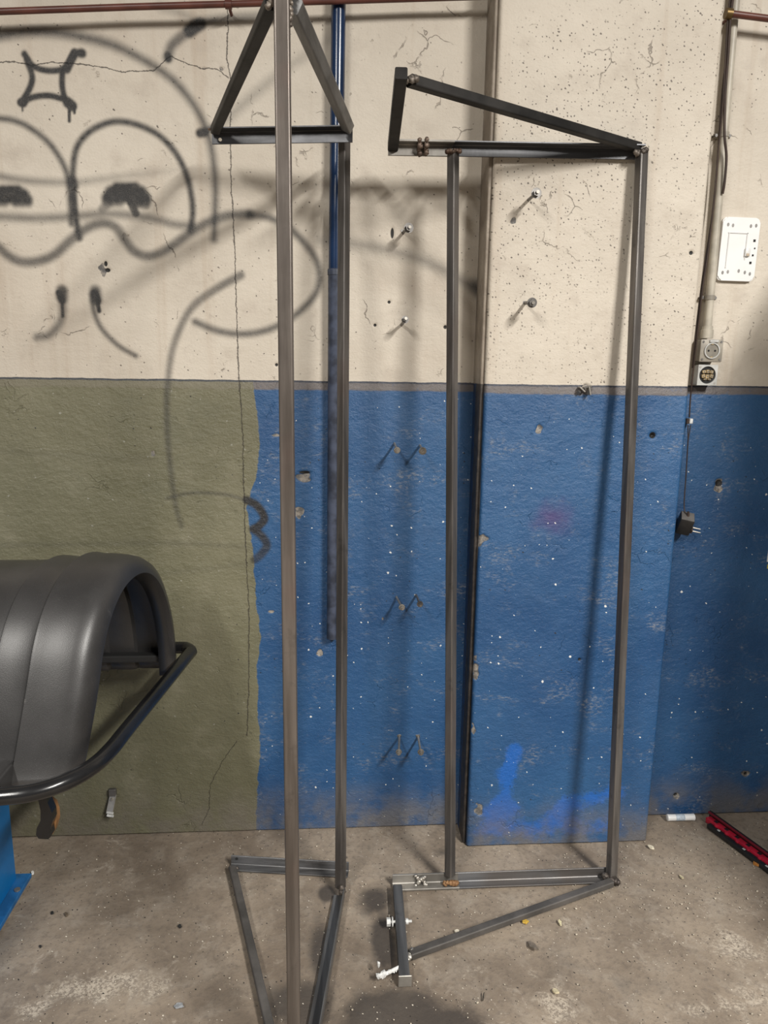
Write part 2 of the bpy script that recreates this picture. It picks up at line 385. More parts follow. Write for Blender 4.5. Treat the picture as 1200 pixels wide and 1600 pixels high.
sp([(396, 826), (410, 838), (417, 852), (408, 866), (398, 874)], 7, 3.5, 1, a2=.7)
sp([(0, 705), (120, 712), (240, 716)], 4, 12, .16); sp([(0, 852), (140, 850), (280, 848), (395, 856)], 3, 8, .25); sp([(140, 905), (260, 895), (390, 880)], 2, 9, .2)  # faint strokes: dark shadow lines painted into the olive
sp([(262, 90), (268, 72), (282, 58), (298, 48)], 7, 6, .7); sp([(262, 86), (263, 92)], 5, 2.5, .9); sp([(296, 48), (312, 38)], 9, 4, .95)
sp([(305, 36), (350, 29), (420, 24)], 6, 6, .72, a2=.55); sp([(250, 10), (280, 20), (310, 33)], 5, 8, .35)  # first stroke paints in the dark part of the red pipe's shadow
sp([(313, 208), (318, 207)], 7, 3.5, .92); sp([(318, 207), (338, 196)], 4, 4, .7)
sp([(336, 203), (400, 145), (460, 98), (525, 55)], 7, 9, .38, a2=.25)
sp([(500, 376), (560, 382), (620, 394), (680, 415), (745, 452)], 7, 12, .42, a2=.62); sp([(742, 447), (748, 455)], 9, 11, .72)
ST = np.zeros(X.shape)
for P_, h_, so_, a_ in (([(-20, 430), (60, 440)], 40, 90, .8), ([(40, 520), (60, 570)], 30, 60, .7), ([(110, 500), (180, 560)], 30, 70, .5), ([(-20, 100), (330, 60)], 40, 80, .3), ([(600, 440), (680, 450)], 12, 30, .5), ([(560, 560), (700, 560)], 15, 30, .3)):
    spray(ST, X, Z, P_, h_, so_, a_)
A *= .95 + .10*smooth_noise(A.shape, 3)
A = np.clip(A, 0, 1)
edge_x = np.interp(Z[:, 0], [v for v in (ony(0, yy).z for yy in (1290, 1180, 1050, 1000, 930, 870, 790, 740, 690, 640, 596))], [ony(xx, yy).x for xx, yy in ((400, 1290), (406, 1180), (402, 1050), (408, 1000), (400, 930), (396, 870), (386, 790), (401, 740), (405, 690), (402, 640), (396, 596))])
olive = np.clip(edge_x[:, None]-X, -.3, .3)
def crack_v(pix, X, Z, Y=0.0):
    p = sorted([(ony(x, y, Y).z, ony(x, y, Y).x) for x, y in pix]); zs_ = [a for a, b in p]; xs_ = [b for a, b in p]
    d = X - np.interp(Z, zs_, xs_); return np.where((Z > zs_[0]) & (Z < zs_[-1]), d, 1.0)
def crack_h(pix, X, Z, Y=0.0):
    p = sorted([(ony(x, y, Y).x, ony(x, y, Y).z) for x, y in pix]); xs_ = [a for a, b in p]; zs_ = [b for a, b in p]
    d = Z - np.interp(X, xs_, zs_); return np.where((X > xs_[0]) & (X < xs_[-1]), d, 1.0)
ct = crack_v([(354, -20), (356, 40), (354, 90), (361, 127), (360, 200), (361, 290), (366, 370), (369, 470), (372, 560), (374, 600), (379, 660), (381, 760), (384, 850), (389, 950), (389, 1050), (386, 1150)], X, Z)
cw = crack_h([(-40, 99), (0, 97), (25, 96), (50, 103), (80, 97), (130, 100), (165, 106), (190, 112), (240, 110), (266, 88), (290, 98), (315, 107), (340, 108), (358, 122)], X, Z)
cl = crack_v([(371, 1155), (348, 1188), (329, 1225), (327, 1262), (316, 1288)], X, Z)
dep, bare = chips(X, Z, [(475, 744, 11, 7, .006), (500, 1021, 5, 6, .003), (463, 800, 10, 9, .002), (318, 107, 6, 3, .003), (346, 109, 5, 3, .003), (240, 708, 4, 6, .002), (450, 770, 9, 5, .002), (598, 966, 4, 5, .001), (160, 420, 5, 8, .001), (430, 680, 6, 2, .0015), (425, 955, 5, 2, .0015), (440, 700, 4, 4, .002)], 0)
hl = np.zeros(X.shape)
for x_, y_, rx_, rz_ in ((613, 364, 2.5, 8), (476, 738, 9, 2.6), (432, 570, 2.5, 2.5), (608, 472, 2.5, 2.5), (586, 508, 2.5, 2.5), (696, 511, 3, 3), (165, 412, 2.5, 4), (168, 422, 4, 3)):
    v = ony(x_, y_); hl = np.maximum(hl, np.clip(1.6-np.hypot((X-v.x)/(rx_*PX), (Z-v.z)/(rz_*PX)), 0, 1))
und = (smooth_noise(X.shape, 60)-.5)*.003 + (smooth_noise(X.shape, 14)-.5)*.0008
grid_obj('wall_left', xs, zs, 0, .25, M_wall, attrs=dict(spray=A, stain=ST, olive=olive, crack_tall=ct, crack_wide=cw, crack_low=cl, bare=bare, hollow=hl), disp=ledge(Z)+und-dep-hl*.004)

# ------------------------------------------------------------------ pillar: front and left flank
xs = axis(PILL_X0+.001, PILL_X1-.001, .003); zs = axis(0, 2.42, .003, hi=3.0)
X, Z = np.meshgrid(xs, zs); one = np.full(X.shape, 1.0); zero = np.zeros(X.shape)
dep, bare = chips(X, Z, [(840, 670, 5, 7, .004), (752, 846, 9, 9, .006), (742, 1050, 4, 22, .004), (1020, 680, 4, 4, .006), (748, 1265, 8, 10, .003), (916, 606, 8, 5, .004), (803, 344, 5, 4, .003), (740, 1140, 3, 14, .003)], PILL_Y)
fr = np.zeros(X.shape)
for P_, hw_, so_, al_ in (([(803, 1170), (796, 1205), (785, 1262)], 15, 7, 1), ([(775, 1262), (800, 1262)], 18, 10, 1), ([(875, 1262), (915, 1245), (960, 1240)], 20, 14, .9), ([(750, 1298), (860, 1296), (960, 1292)], 14, 14, .55)):
    spray(fr, X, Z, P_, hw_*.9, so_*2.6, al_, PILL_Y)
spray(fr, X, Z, [(782, 1205), (776, 1290)], 12, 40, .55, PILL_Y); spray(fr, X, Z, [(770, 1290), (950, 1280)], 14, 34, .55, PILL_Y)
hl = np.zeros(X.shape)
for x_, y_, r_ in ((1019, 680, 5), (1080, 395, 3), (905, 1030, 2.5)):
    v = ony(x_, y_, PILL_Y); hl = np.maximum(hl, np.clip(1.6-np.hypot(X-v.x, Z-v.z)/(r_*PX), 0, 1))
und = (smooth_noise(X.shape, 60)-.5)*.004 + (smooth_noise(X.shape, 14)-.5)*.001
rim = .006*np.clip(1-np.minimum(X-xs[0], xs[-1]-X)/.008, 0, 1)**2        # worn arrises
grid_obj('wall_pillar', xs, zs, PILL_Y, .18, M_pillar, attrs=dict(spray=zero, olive=-one, crack_tall=one, crack_wide=one, crack_low=one, bare=bare, hollow=hl, fresh=fr), disp=ledge(Z)+und-dep-rim-hl*.005)
# flank strip where the left wall meets the pillar
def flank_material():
    t = NT('grimy_shaded_flank_paint'); x, y, z = t.xyz(); n1 = t.noise(6, 5, .65); n2 = t.noise(30, 5, .7)
    cream = t.mix(t.step(n1, .35, .7), (.20, .162, .125), (.36, .31, .25)); cream = t.mix(t.math('MULTIPLY', t.step(n2, .55, .68), .5), cream, (.10, .08, .06))  # cream darkened so the side face's shade sits in the colour
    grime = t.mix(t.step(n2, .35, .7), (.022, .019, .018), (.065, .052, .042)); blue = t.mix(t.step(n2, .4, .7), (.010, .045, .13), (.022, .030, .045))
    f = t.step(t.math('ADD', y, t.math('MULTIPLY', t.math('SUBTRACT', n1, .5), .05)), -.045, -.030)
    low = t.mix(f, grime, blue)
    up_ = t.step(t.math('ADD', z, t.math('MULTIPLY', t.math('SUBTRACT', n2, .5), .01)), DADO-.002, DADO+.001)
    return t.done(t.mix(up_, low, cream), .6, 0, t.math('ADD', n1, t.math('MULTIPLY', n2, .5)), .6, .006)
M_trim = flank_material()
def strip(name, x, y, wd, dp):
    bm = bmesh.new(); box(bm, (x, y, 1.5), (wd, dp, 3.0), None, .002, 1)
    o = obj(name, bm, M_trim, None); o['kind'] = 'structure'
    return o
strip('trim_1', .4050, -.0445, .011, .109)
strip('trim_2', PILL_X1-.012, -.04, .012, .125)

# ------------------------------------------------------------------ right wall
xs = axis(PILL_X1-.02, 1.58, .004, hi=2.6); zs = axis(0, 2.45, .004, hi=3.0)
X, Z = np.meshgrid(xs, zs); one = np.full(X.shape, 1.0)
dep, bare = chips(X, Z, [(1122, 759, 9, 9, .003), (1164, 1208, 6, 8, .003), (1055, 1243, 5, 5, .003)], RIGHT_Y)
hl = np.zeros(X.shape)
for x_, y_, r_ in ((1123, 755, 6), (1055, 1241, 3.5), (1165, 1209, 3)):
    v = ony(x_, y_, RIGHT_Y); hl = np.maximum(hl, np.clip(1.6-np.hypot(X-v.x, Z-v.z)/(r_*PX), 0, 1))
grid_obj('wall_right', xs, zs, RIGHT_Y, .25, M_side, attrs=dict(spray=one*0, olive=-one, crack_tall=one, crack_wide=one, crack_low=one, bare=bare, hollow=hl), disp=ledge(Z)+(smooth_noise(X.shape, 50)-.5)*.003-dep-hl*.006)

# ------------------------------------------------------------------ floor
def floor_material():
    t = NT('worn_concrete_floor'); n1 = t.noise(2.6, 6, .62); n2 = t.noise(11, 6, .68, None, .5); n3 = t.noise(70, 4, .7)
    col = t.mix(t.step(n1, .3, .7), (.150, .116, .086), (.315, .256, .195))
    col = t.mix(t.math('MULTIPLY', t.step(n2, .45, .72), .55), col, (.33, .285, .232))
    col = t.mix(t.math('MULTIPLY', t.step(n3, .48, .70), .5), col, (.12, .098, .08))
    sc = t.math('MULTIPLY', t.step(t.noise(17, 7, .78, None, .8), .55, .66), t.step(t.noise(3.6, 3), .42, .60)); col = t.mix(t.math('MULTIPLY', sc, .55), col, (.42, .365, .30))
    col = t.mix(t.math('MULTIPLY', t.step(t.noise(4.4, 6, .7, None, .5), .54, .74), .55), col, (.095, .074, .057))
    wn = t.step(t.math('ADD', t.attr('worn'), t.math('MULTIPLY', t.math('SUBTRACT', n2, .5), 1.7)), .36, .80)
    agg = t.mix(t.step(t.noise(150, 3, .7), .42, .58), (.21, .175, .14), (.50, .435, .35))
    col = t.mix(t.math('MULTIPLY', wn, .75), col, agg)
    oil = t.step(t.math('ADD', t.attr('oil'), t.math('MULTIPLY', t.math('SUBTRACT', n2, .5), .7)), .20, .62)
    col = t.mix(t.math('MULTIPLY', oil, .86), col, (.050, .042, .036))
    sp = t.math('MAXIMUM', t.dots(60, .12, .035, None, 'y'), t.dots(130, .17, .05, None, 'y'))
    col = t.mix(sp, col, (.66, .60, .50)); col = t.mix(t.dots(80, .16, .14, None, 'y'), col, (.03, .026, .022))
    rough = t.math('SUBTRACT', .78, t.math('MULTIPLY', oil, .25))
    h = t.math('ADD', t.math('MULTIPLY', n2, .7), t.math('MULTIPLY', n3, .35)); h = t.math('SUBTRACT', h, t.math('MULTIPLY', wn, .35))
    return t.done(col, rough, 0, h, .6, .006)
xs = axis(-1.3, 1.65, .008, lo=-3.2, hi=2.6); ys = axis(-1.15, .03, .008, lo=-6, hi=.2)
X, Y = np.meshgrid(xs, ys)
def blobs(lst):
    a = np.zeros(X.shape)
    for x, y, rx, ry, s in lst:
        p = onz(x, y); q = onz(x+rx, y); r = onz(x, y+ry)
        d = ((X-p.x)/abs(q.x-p.x))**2 + ((Y-p.y)/abs(r.y-p.y))**2
        a = np.maximum(a, s*np.exp(-d*.9))
    return a
oil = blobs([(510, 1395, 14, 14, .9), (585, 1405, 30, 26, .75), (600, 1470, 22, 60, .8), (620, 1590, 95, 55, 1.0), (470, 1570, 70, 50, .75), (700, 1600, 70, 40, .8), (500, 1480, 22, 70, .6), (905, 1500, 40, 30, .3), (1000, 1540, 60, 30, .35), (900, 1345, 40, 16, .35), (690, 1328, 26, 10, .45)])
worn = blobs([(150, 1540, 90, 30, .8), (50, 1575, 40, 20, .8), (240, 1535, 40, 30, .6), (870, 1570, 35, 45, .9), (830, 1520, 40, 18, .6), (700, 1448, 34, 12, .55), (445, 1400, 40, 10, .55), (190, 1315, 60, 8, .5), (890, 1445, 30, 18, .7), (960, 1480, 40, 25, .45), (440, 1505, 40, 18, .5), (755, 1515, 30, 12, .5), (1150, 1480, 60, 45, .75), (1120, 1570, 80, 30, .65), (1180, 1560, 40, 40, .6), (660, 1425, 25, 12, .5), (300, 1490, 60, 20, .35)])
und = (smooth_noise(X.shape, 24)-.5)*.004
grid_obj('floor', xs, ys, -.003, .2, floor_material(), attrs=dict(oil=oil, worn=worn), disp=und, horizontal=True)

# ------------------------------------------------------------------ steel
def steel(name, base, hi, rust, seed, metal=.75, rough=.42, ax='z', spec=.5):
    t = NT(name); mp = t.n('ShaderNodeMapping'); t.t.links.new(t.co, mp.inputs[0]); mp.inputs[1].default_value = (seed, seed*.7, seed*.3)
    v = mp.outputs[0]; st = t.scale(v, {'z': (30, 30, 1.2), 'x': (1.2, 30, 30), 'y': (30, 1.2, 30), 'n': (8, 8, 8)}[ax])
    a = t.noise(1.0, 5, .6, st); b = t.noise(2.4, 4, .6, v); c = t.noise(14, 5, .65, v)
    col = t.mix(t.step(a, .32, .70), base, hi)
    col = t.mix(t.math('MULTIPLY', t.step(b, .52, .70), .55), col, rust)
    col = t.mix(t.math('MULTIPLY', t.step(c, .58, .75), .5), col, tuple(x*.4 for x in base))
    r = t.math('ADD', rough-.08, t.math('MULTIPLY', c, .25))
    return t.done(col, r, metal, t.noise(1, 3, .6, t.scale(v, (160, 160, 20))), .15, .0008, spec)
M_post = steel('mill_steel_warm', (.085, .071, .061), (.18, .155, .136), (.17, .082, .066), 1.3, .5, .33)
M_post2 = steel('mill_steel_grey', (.078, .071, .066), (.195, .18, .168), (.12, .085, .07), 4.1, .5, .31)
M_bar = steel('mill_steel_blue', (.035, .035, .037), (.11, .112, .12), (.07, .052, .042), 7.7, .45, .34, 'x')
M_barf = steel('mill_steel_floor_bar', (.060, .060, .061), (.19, .19, .195), (.10, .08, .065), 3.7, .4, .40, 'x')
M_bary = steel('mill_steel_blue_short', (.070, .069, .068), (.18, .178, .176), (.08, .06, .05), 8.8, .45, .36, 'y')
M_brace = steel('mill_steel_dark', (.014, .0135, .013), (.036, .034, .032), (.03, .022, .018), 9.4, .05, .42, 'n', .14)
M_bracef = steel('mill_steel_floor', (.062, .057, .052), (.120, .110, .102), (.11, .085, .07), 9.9, .2, .55, 'n')
M_weld = steel('weld_metal', (.055, .045, .04), (.30, .26, .22), (.22, .09, .035), 2.2, .6, .5, 'n')
M_burn = steel('heat_tinted_steel', (.16, .15, .135), (.34, .32, .29), (.20, .10, .045), 5.2, .5, .42, 'n')
M_bolt = steel('grey_zinc', (.30, .28, .25), (.55, .52, .47), (.22, .17, .12), 3.2, .7, .4, 'n')
M_darkbolt = steel('dark_zinc', (.09, .085, .08), (.22, .21, .20), (.13, .09, .06), 6.2, .7, .4, 'n')
M_rust = steel('orange_rust_burn', (.16, .065, .02), (.30, .17, .08), (.08, .04, .02), 6.6, .2, .6, 'n')
M_white = plain('spattered_white_paint', (.74, .74, .72), .6, 0, .3, 90)
M_hole = plain('bare_hole_shadow', (.02, .02, .02), .9)

# ------------------------------------------------------------------ left frame
def up(v, dz): return Vector(v) + Vector((0, 0, dz))
BL, BR = onz(362, 1350, .002), onz(545, 1361, .002)
TL, TR = onz(332, 226, 1.972), onz(551, 223, 1.972)
TL = up(TL, .031); TR = up(TR, .031)
AB = Vector((-.076, -.885, .015)); AT = Vector((-.0815, -.782, 2.03))
F1 = thing('welded_steel_frame', (0, -.4, 0), 'tall narrow triangular welded steel frame on the left, before the blue pipe', 'metal frame')
b = bmesh.new(); sq_tube(b, AB - Vector((0, 0, .012)), AT, .0255); obj('post', b, M_post, F1)
PR_b = onz(532, 1386, .022); PR_t = Vector((onz(538, 222, 1.985)))
b = bmesh.new(); sq_tube(b, PR_b, PR_t, .0235, (.75, -.66, 0)); obj('post', b, M_post2, F1)
nb = (TR-TL).cross(Vector((0, 0, 1))).normalized(); nb = nb if nb.y < 0 else -nb
b = bmesh.new(); angle(b, TL, TR, nb, (0, 0, -1), .031); tb = obj('angle_bar', b, M_bar, F1)
b = bmesh.new(); p = ony(344, 218, TL.y-.0085); tube(b, [p, p + Vector((0, .005, 0))], .0042, 12); tag(obj('bolt_hole', b, plain('pale_hole', (.62, .56, .46), .8), F1), 'pale round bolt hole')  # pale disc drawn in place of an open hole
nb = (BR-BL).cross(Vector((0, 0, 1))).normalized(); nb = nb if nb.y < 0 else -nb
b = bmesh.new(); angle(b, BL, BR, nb, (0, 0, 1), .030); obj('angle_bar', b, M_barf, F1)
b = bmesh.new(); p = ony(370, 1342, BL.y-.0075); tube(b, [p, p + Vector((0, .004, 0))], .0040, 10); obj('bolt_hole', b, M_hole, F1)
zt = 2.012
for q, side in ((TL, -1), (TR, 1)):
    b = bmesh.new(); e = Vector((q.x + side*-.012, q.y-.03, q.z-.006)); s = AT + Vector((side*.018, .014, -.012))
    if side < 0: sq_tube(b, s, e, .020, (0, 0, 1), wd2=.022)
    else: sq_tube(b, s, e, .024, (.45, 0, .89), wd2=.024)
    obj('brace', b, M_brace if side < 0 else M_bary, F1)
b = bmesh.new(); sq_tube(b, up(BL, .011) + Vector((.008, -.036, 0)), AB + Vector((-.022, .012, -.002)), .020, (0, 0, 1)); obj('brace', b, M_bracef, F1)
b = bmesh.new(); s = up(PR_b, -.018) + Vector((.012, -.016, 0)); e = AB + Vector((.030, .012, -.012)); angle(b, s, e, (-1, .15, 0), (.35, 0, 1), .031); obj('brace', b, M_bary, F1)
weld(F1, along(PR_b + Vector((.004, -.012, -.012)), PR_b + Vector((.006, -.02, .012)), 6), .008, M_weld, 1)
weld(F1, along(onz(541, 1340, .06), onz(536, 1378, .03), 6), .004, M_weld, 12)
weld(F1, along(PR_t + Vector((-.012, -.014, .004)), PR_t + Vector((.018, -.012, .02)), 6), .007, M_weld, 2)
weld(F1, along(AT + Vector((-.02, .0, -.02)), AT + Vector((-.012, .012, .008)), 5), .006, M_weld, 3)
weld(F1, along(AT + Vector((.014, -.006, -.05)), AT + Vector((.013, .004, .008)), 8), .005, M_weld, 4)
weld(F1, along(up(BL, .012)+Vector((.0, -.034, 0)), up(BL, .012)+Vector((.02, -.034, 0)), 4), .005, M_weld, 5)
weld(F1, along(TL+Vector((-.003, -.03, -.004)), TL+Vector((.02, -.03, -.006)), 4), .004, M_weld, 6)

# ------------------------------------------------------------------ right frame, leaning against the pillar
F2 = thing('welded_steel_frame', (.48, -.3, 0), 'wide welded steel frame with slanted ends leaning on the blue pillar', 'metal frame')
bl, br = onz(613, 1381, .002), onz(948, 1369, .002)
tl = ony(606, 243, -.136); tr = ony(1000, 250, -.122)
tl = up(tl, .030); tr = up(tr, .030)
nb = (br-bl).cross(Vector((0, 0, 1))).normalized(); nb = nb if nb.y < 0 else -nb
b = bmesh.new(); angle(b, bl, br, nb, (0, 0, 1), .030); obj('angle_bar', b, M_barf, F2)
nt = (tr-tl).cross(Vector((0, 0, 1))).normalized(); nt = nt if nt.y < 0 else -nt
b = bmesh.new(); angle(b, tl, tr, nt, (0, 0, -1), .030); obj('angle_bar', b, M_bar, F2)
# posts
plb, plt = onz(703, 1367, .03), ony(708, 240, -.150)
b = bmesh.new(); sq_tube(b, plb, plt + Vector((0, 0, .0)), .0235, (.7, -.71, 0)); obj('post', b, M_post2, F2)
prb, prt = onz(953, 1366, .012), ony(1000, 236, -.128)
prb.y -= .012; prt.y -= .012
b = bmesh.new(); sq_tube(b, prb, prt, .0245, (.35, -.94, 0)); obj('post', b, M_post2, F2)
# end bars and diagonals
e1, e2 = onz(621, 1388, .014), onz(632, 1531, .014)
b = bmesh.new(); sq_tube(b, e1, e2, .024, (0, 0, 1), wd2=.026); obj('end_bar', b, M_bary, F2)
d1, d2 = onz(641, 1492, .014), onz(955, 1379, .014)
b = bmesh.new(); sq_tube(b, d1, d2, .018, (0, 0, 1), wd2=.022); obj('brace', b, M_bracef, F2)
u1 = tl + Vector((.012, -.004, -.010)); u2b = onz(627, 114, 2.034)
b = bmesh.new(); sq_tube(b, u1, u2b, .024, (0, 0, 1), wd2=.026); obj('end_bar', b, M_brace, F2)
v1 = onz(640, 126, 2.030); v2 = tr + Vector((-.012, -.012, -.004))
b = bmesh.new(); sq_tube(b, v1, v2, .022, (0, 0, 1), wd2=.024); obj('brace', b, M_brace, F2)
# heat-tinted sleeves at the repaired ends and weld beads
def sleeve(p, q, f0, f1, n1, n2, m):
    b = bmesh.new(); a_, b_ = Vector(p).lerp(Vector(q), f0), Vector(p).lerp(Vector(q), f1)
    off = (Vector(n1)+Vector(n2)).normalized()*-.0008
    angle(b, a_+off, b_+off, n1, n2, .0312, .0052); return obj('end_plate', b, m, F2)
tag(sleeve(bl, br, .0, .30, nb, (0, 0, 1), M_burn), 'heat-tinted brown end piece')
tag(sleeve(tl, tr, .0, .25, nt, (0, 0, -1), M_burn), 'heat-tinted brown end piece')
c = bl.lerp(br, .125); weld(F2, along(c + Vector((-.012, -.008, .03)), c + Vector((.018, -.014, .004)), 8) + along(c + Vector((.012, -.010, .03)), c + Vector((-.012, -.014, .004)), 6), .006, M_bolt, 7)
weld(F2, along(plb + Vector((-.014, -.016, -.014)), plb + Vector((.016, -.016, -.012)), 6), .0075, M_rust, 8)
weld(F2, along(prb + Vector((-.02, -.004, .008)), prb + Vector((.012, -.018, .0)), 8), .010, M_weld, 9)
c = tl.lerp(tr, .128); weld(F2, along(c + Vector((-.008, -.030, -.002)), c + Vector((-.006, -.010, -.030)), 7) + along(c + Vector((.012, -.030, -.002)), c + Vector((.010, -.010, -.030)), 7), .007, M_weld, 10)
weld(F2, along(prt + Vector((-.020, -.012, -.012)), prt + Vector((.008, -.012, -.003)), 9), .0075, M_weld, 11)
weld(F2, along(u2b + Vector((.012, .016, -.008)), u2b + Vector((.03, .012, -.006)), 6), .007, M_weld, 13)
weld(F2, along(plt + Vector((-.014, -.014, .0)), plt + Vector((.014, -.014, .004)), 6), .006, M_weld, 14)
weld(F2, along(d1 + Vector((-.008, -.012, 0)), d1 + Vector((.006, .012, .004)), 6), .007, M_bolt, 15)
def bolt_through(c, x0, x1, m):
    bm = bmesh.new(); tube(bm, [c + Vector((x0, 0, 0)), c + Vector((x1, 0, 0))], .0035, 10)
    o = obj('bolt', bm, m, F2, True)
    for k, (f, r, l) in enumerate(((x0, .0105, .010), (x1-.016, .007, .007))):
        bm = bmesh.new(); tube(bm, [c + Vector((f, 0, 0)), c + Vector((f+l, 0, 0))], r, 6); obj('nut', bm, m, o)
    bm = bmesh.new(); tube(bm, [c + Vector((x0+.014, 0, 0)), c + Vector((x0+.0165, 0, 0))], .012, 14); obj('washer', bm, m, o)
    return o
c = onz(622, 1440, .02); o = bolt_through(c, -.030, .036, M_white); tag(o, 'white-spattered bolt with nuts through the end bar')
c = onz(612, 1519, .016); bm = bmesh.new(); tube(bm, [c + Vector((-.030, -.012, 0)), c + Vector((.02, .010, .004))], .0045, 10); o = obj('bolt', bm, M_white, F2); tag(o, 'bent bolt clotted with white paint')
bm = bmesh.new()
for i in range(9): lump(bm, c + Vector((-.032 + .045*i/8, -.012 + .018*i/8, .002)), .0075 if i < 3 else .005, .5, 1, seed=70+i)
lump(bm, c + Vector((-.030, .012, .012)), .006, .4, 1, (.7, .8, 2), 90)
obj('paint_clot', bm, M_white, o)
# plate closing the lower end of the end bar
bm = bmesh.new(); box(bm, e2 + Vector((.001, -.003, .0)), (.032, .004, .030), None, .001, 1); obj('end_cap', bm, M_bolt, F2)

# ------------------------------------------------------------------ wheel balancer at the left edge
def black_plastic(name, col, rough):
    t = NT(name); n = t.noise(6, 4); f = t.noise(700, 2, .5)
    c2 = t.mix(t.step(n, .3, .7), tuple(x*.75 for x in col), tuple(x*1.2 for x in col))
    c2 = t.mix(t.math('MULTIPLY', t.step(f, .55, .75), .5), c2, tuple(x*2.2 for x in col))
    c2 = t.mix(t.math('MULTIPLY', t.step(t.noise(1.2, 5, .7, t.scale(t.co, (6, 30, 6))), .66, .74), .35), c2, (.25, .24, .23))
    return t.done(c2, t.math('ADD', rough-.06, t.math('MULTIPLY', n, .12)), 0, t.noise(520, 2, .5), .25, .0006)
M_hood = black_plastic('grained_black_plastic', (.030, .029, .029), .36)
M_hoodin = black_plastic('inner_black_plastic', (.014, .014, .014), .6)
M_tube = plain('gloss_black_enamel', (.012, .012, .013), .22, 0, .3, 12)
M_bluebody = plain('bright_blue_powder_coat', (.003, .235, .66), .42, 0, .12, 6)
WB = thing('wheel_balancer', (-1.15, -.5, 0), 'blue workshop wheel balancer with black wheel hood, cut off by the left edge', 'workshop machine')
HC, HA, HB, HZ = -.455, .265, .350, .660                 # hood arch: centre y, half span, rise, spring height
def hood_pt(s, u, dr):
    """s 0..1 from the front foot over the top to the rear foot, u inwards from the mouth, dr radial offset"""
    L0, L2 = .03, .03; La = math.pi*.31; tot = L0+La+L2; d = s*tot
    if d < L0: yy, zz = HC-HA-dr, HZ-(L0-d)*.85; 
    elif d < L0+La:
        th = math.pi*(d-L0)/La; e = 2/2.15
        cc, ss = math.cos(th), math.sin(th)
        yy = HC-(HA+dr)*math.copysign(abs(cc)**e, cc); zz = HZ+(HB+dr)*abs(ss)**e
    else: yy, zz = HC+HA+dr, HZ-(d-L0-La)
    mouth = -.412 - .075*(-.19-yy)/.53                     # the mouth is cut on the skew
    k = max(0, 1-d/.20)
    return Vector((mouth-u-.022*k*k, yy-.048*k*k, zz))
def sheet(bm, prof, s0=0, s1=1, n=48):
    rows = [[bm.verts.new(hood_pt(s0+(s1-s0)*i/n, u, dr)) for u, dr in prof] for i in range(n+1)]
    for A_, B_ in zip(rows, rows[1:]):
        for k in range(len(prof)-1): bm.faces.new((A_[k], A_[k+1], B_[k+1], B_[k]))
    return bm
prof = [(.040, -.052), (.010, -.048), (0, -.043), (.001, -.032), (.010, -.014), (.026, -.004), (.045, 0), (.075, .003), (.100, .003), (.112, .006), (.118, .006), (.123, -.003), (.135, -.005), (.165, -.003), (.182, -.001), (.188, -.001), (.194, -.010), (.24, -.012), (.45, -.012), (.62, -.014)]
bm = sheet(bmesh.new(), prof, 0, 1, 64)
hood = obj('wheel_hood', bm, M_hood, WB, True)
sd = hood.modifiers.new('thickness', 'SOLIDIFY'); sd.thickness = .004; sd.offset = -1
# inner end wall and baffle of the hood
bm = bmesh.new(); ring = [bm.verts.new(hood_pt(.13+.83*i/40, .30, -.03)) for i in range(41)]; bm.faces.new(ring)
r = bmesh.ops.extrude_face_region(bm, geom=bm.faces[:]); bmesh.ops.translate(bm, verts=[g for g in r['geom'] if isinstance(g, bmesh.types.BMVert)], vec=(-.006, 0, 0))
obj('hood_end_wall', bm, M_hoodin, WB)
bm = bmesh.new(); prism(bm, (-.66, 0, 0), (-.665, 0, 0), [(-.40, .70), (-.26, .66), (-.225, .63), (-.215, .70), (-.215, .84), (-.25, .93), (-.32, .97), (-.40, .98)], (0, 1, 0), (0, 0, 1)); obj('hood_baffle', bm, black_plastic('grey_black_plastic', (.045, .045, .047), .5), WB)
bm = bmesh.new(); box(bm, (-.60, -.215, .672), (.34, .03, .02), None, .004, 2); obj('hood_rear_rail', bm, M_hoodin, WB)
# guard tube
pts = [(-.62, -.150, .672), (-.43, -.150, .672), (-.402, -.158, .672), (-.388, -.180, .672), (-.392, -.22, .672), (-.44, -.60, .672), (-.452, -.69, .670), (-.470, -.755, .668), (-.505, -.805, .666), (-.55, -.832, .664), (-.60, -.842, .663), (-.70, -.85, .662)]
bm = bmesh.new(); tube(bm, spline(pts, 5), .0165, 18); obj('guard_tube', bm, M_tube, WB, True)
bm = bmesh.new(); tube(bm, [(-.612, -.8430, .663), (-.622, -.8437, .663)], .0185, 18); obj('tube_collar', bm, M_tube, WB, True)
# tray block, lever, body, foot flange
bm = bmesh.new(); box(bm, (-.81, -.815, .655), (.38, .14, .055), None, .008, 3); obj('weight_tray', bm, M_hood, WB, True)
bm = bmesh.new(); box(bm, (-1.17, -.54, .327), (.57, .64, .62), None, .006, 2); obj('cabinet_body', bm, M_bluebody, WB, True)
bm = bmesh.new(); box(bm, (-1.17, -.54, .010), (.63, .69, .014), None, .002, 1)
fl = obj('foot_flange', bm, plain('worn_blue_paint', (.02, .14, .36), .5, 0, .35, 20), WB)
bm = bmesh.new(); p = onz(27, 1391, .0175); tube(bm, [p, p + Vector((0, 0, .004))], .008, 12); obj('anchor_screw', bm, M_bolt, fl)
LP = [ony(*p, -.62) for p in ((66, 1232), (70, 1252), (76, 1272), (72, 1290), (68, 1302))]
poly_l = [(61, 1240), (66, 1262), (66, 1278), (60, 1290), (59, 1300), (63, 1306), (78, 1307), (82, 1303), (81, 1292), (85, 1278), (84, 1266), (77, 1250), (75, 1238)]
P2 = [ony(a, b_, -.62) for a, b_ in poly_l]
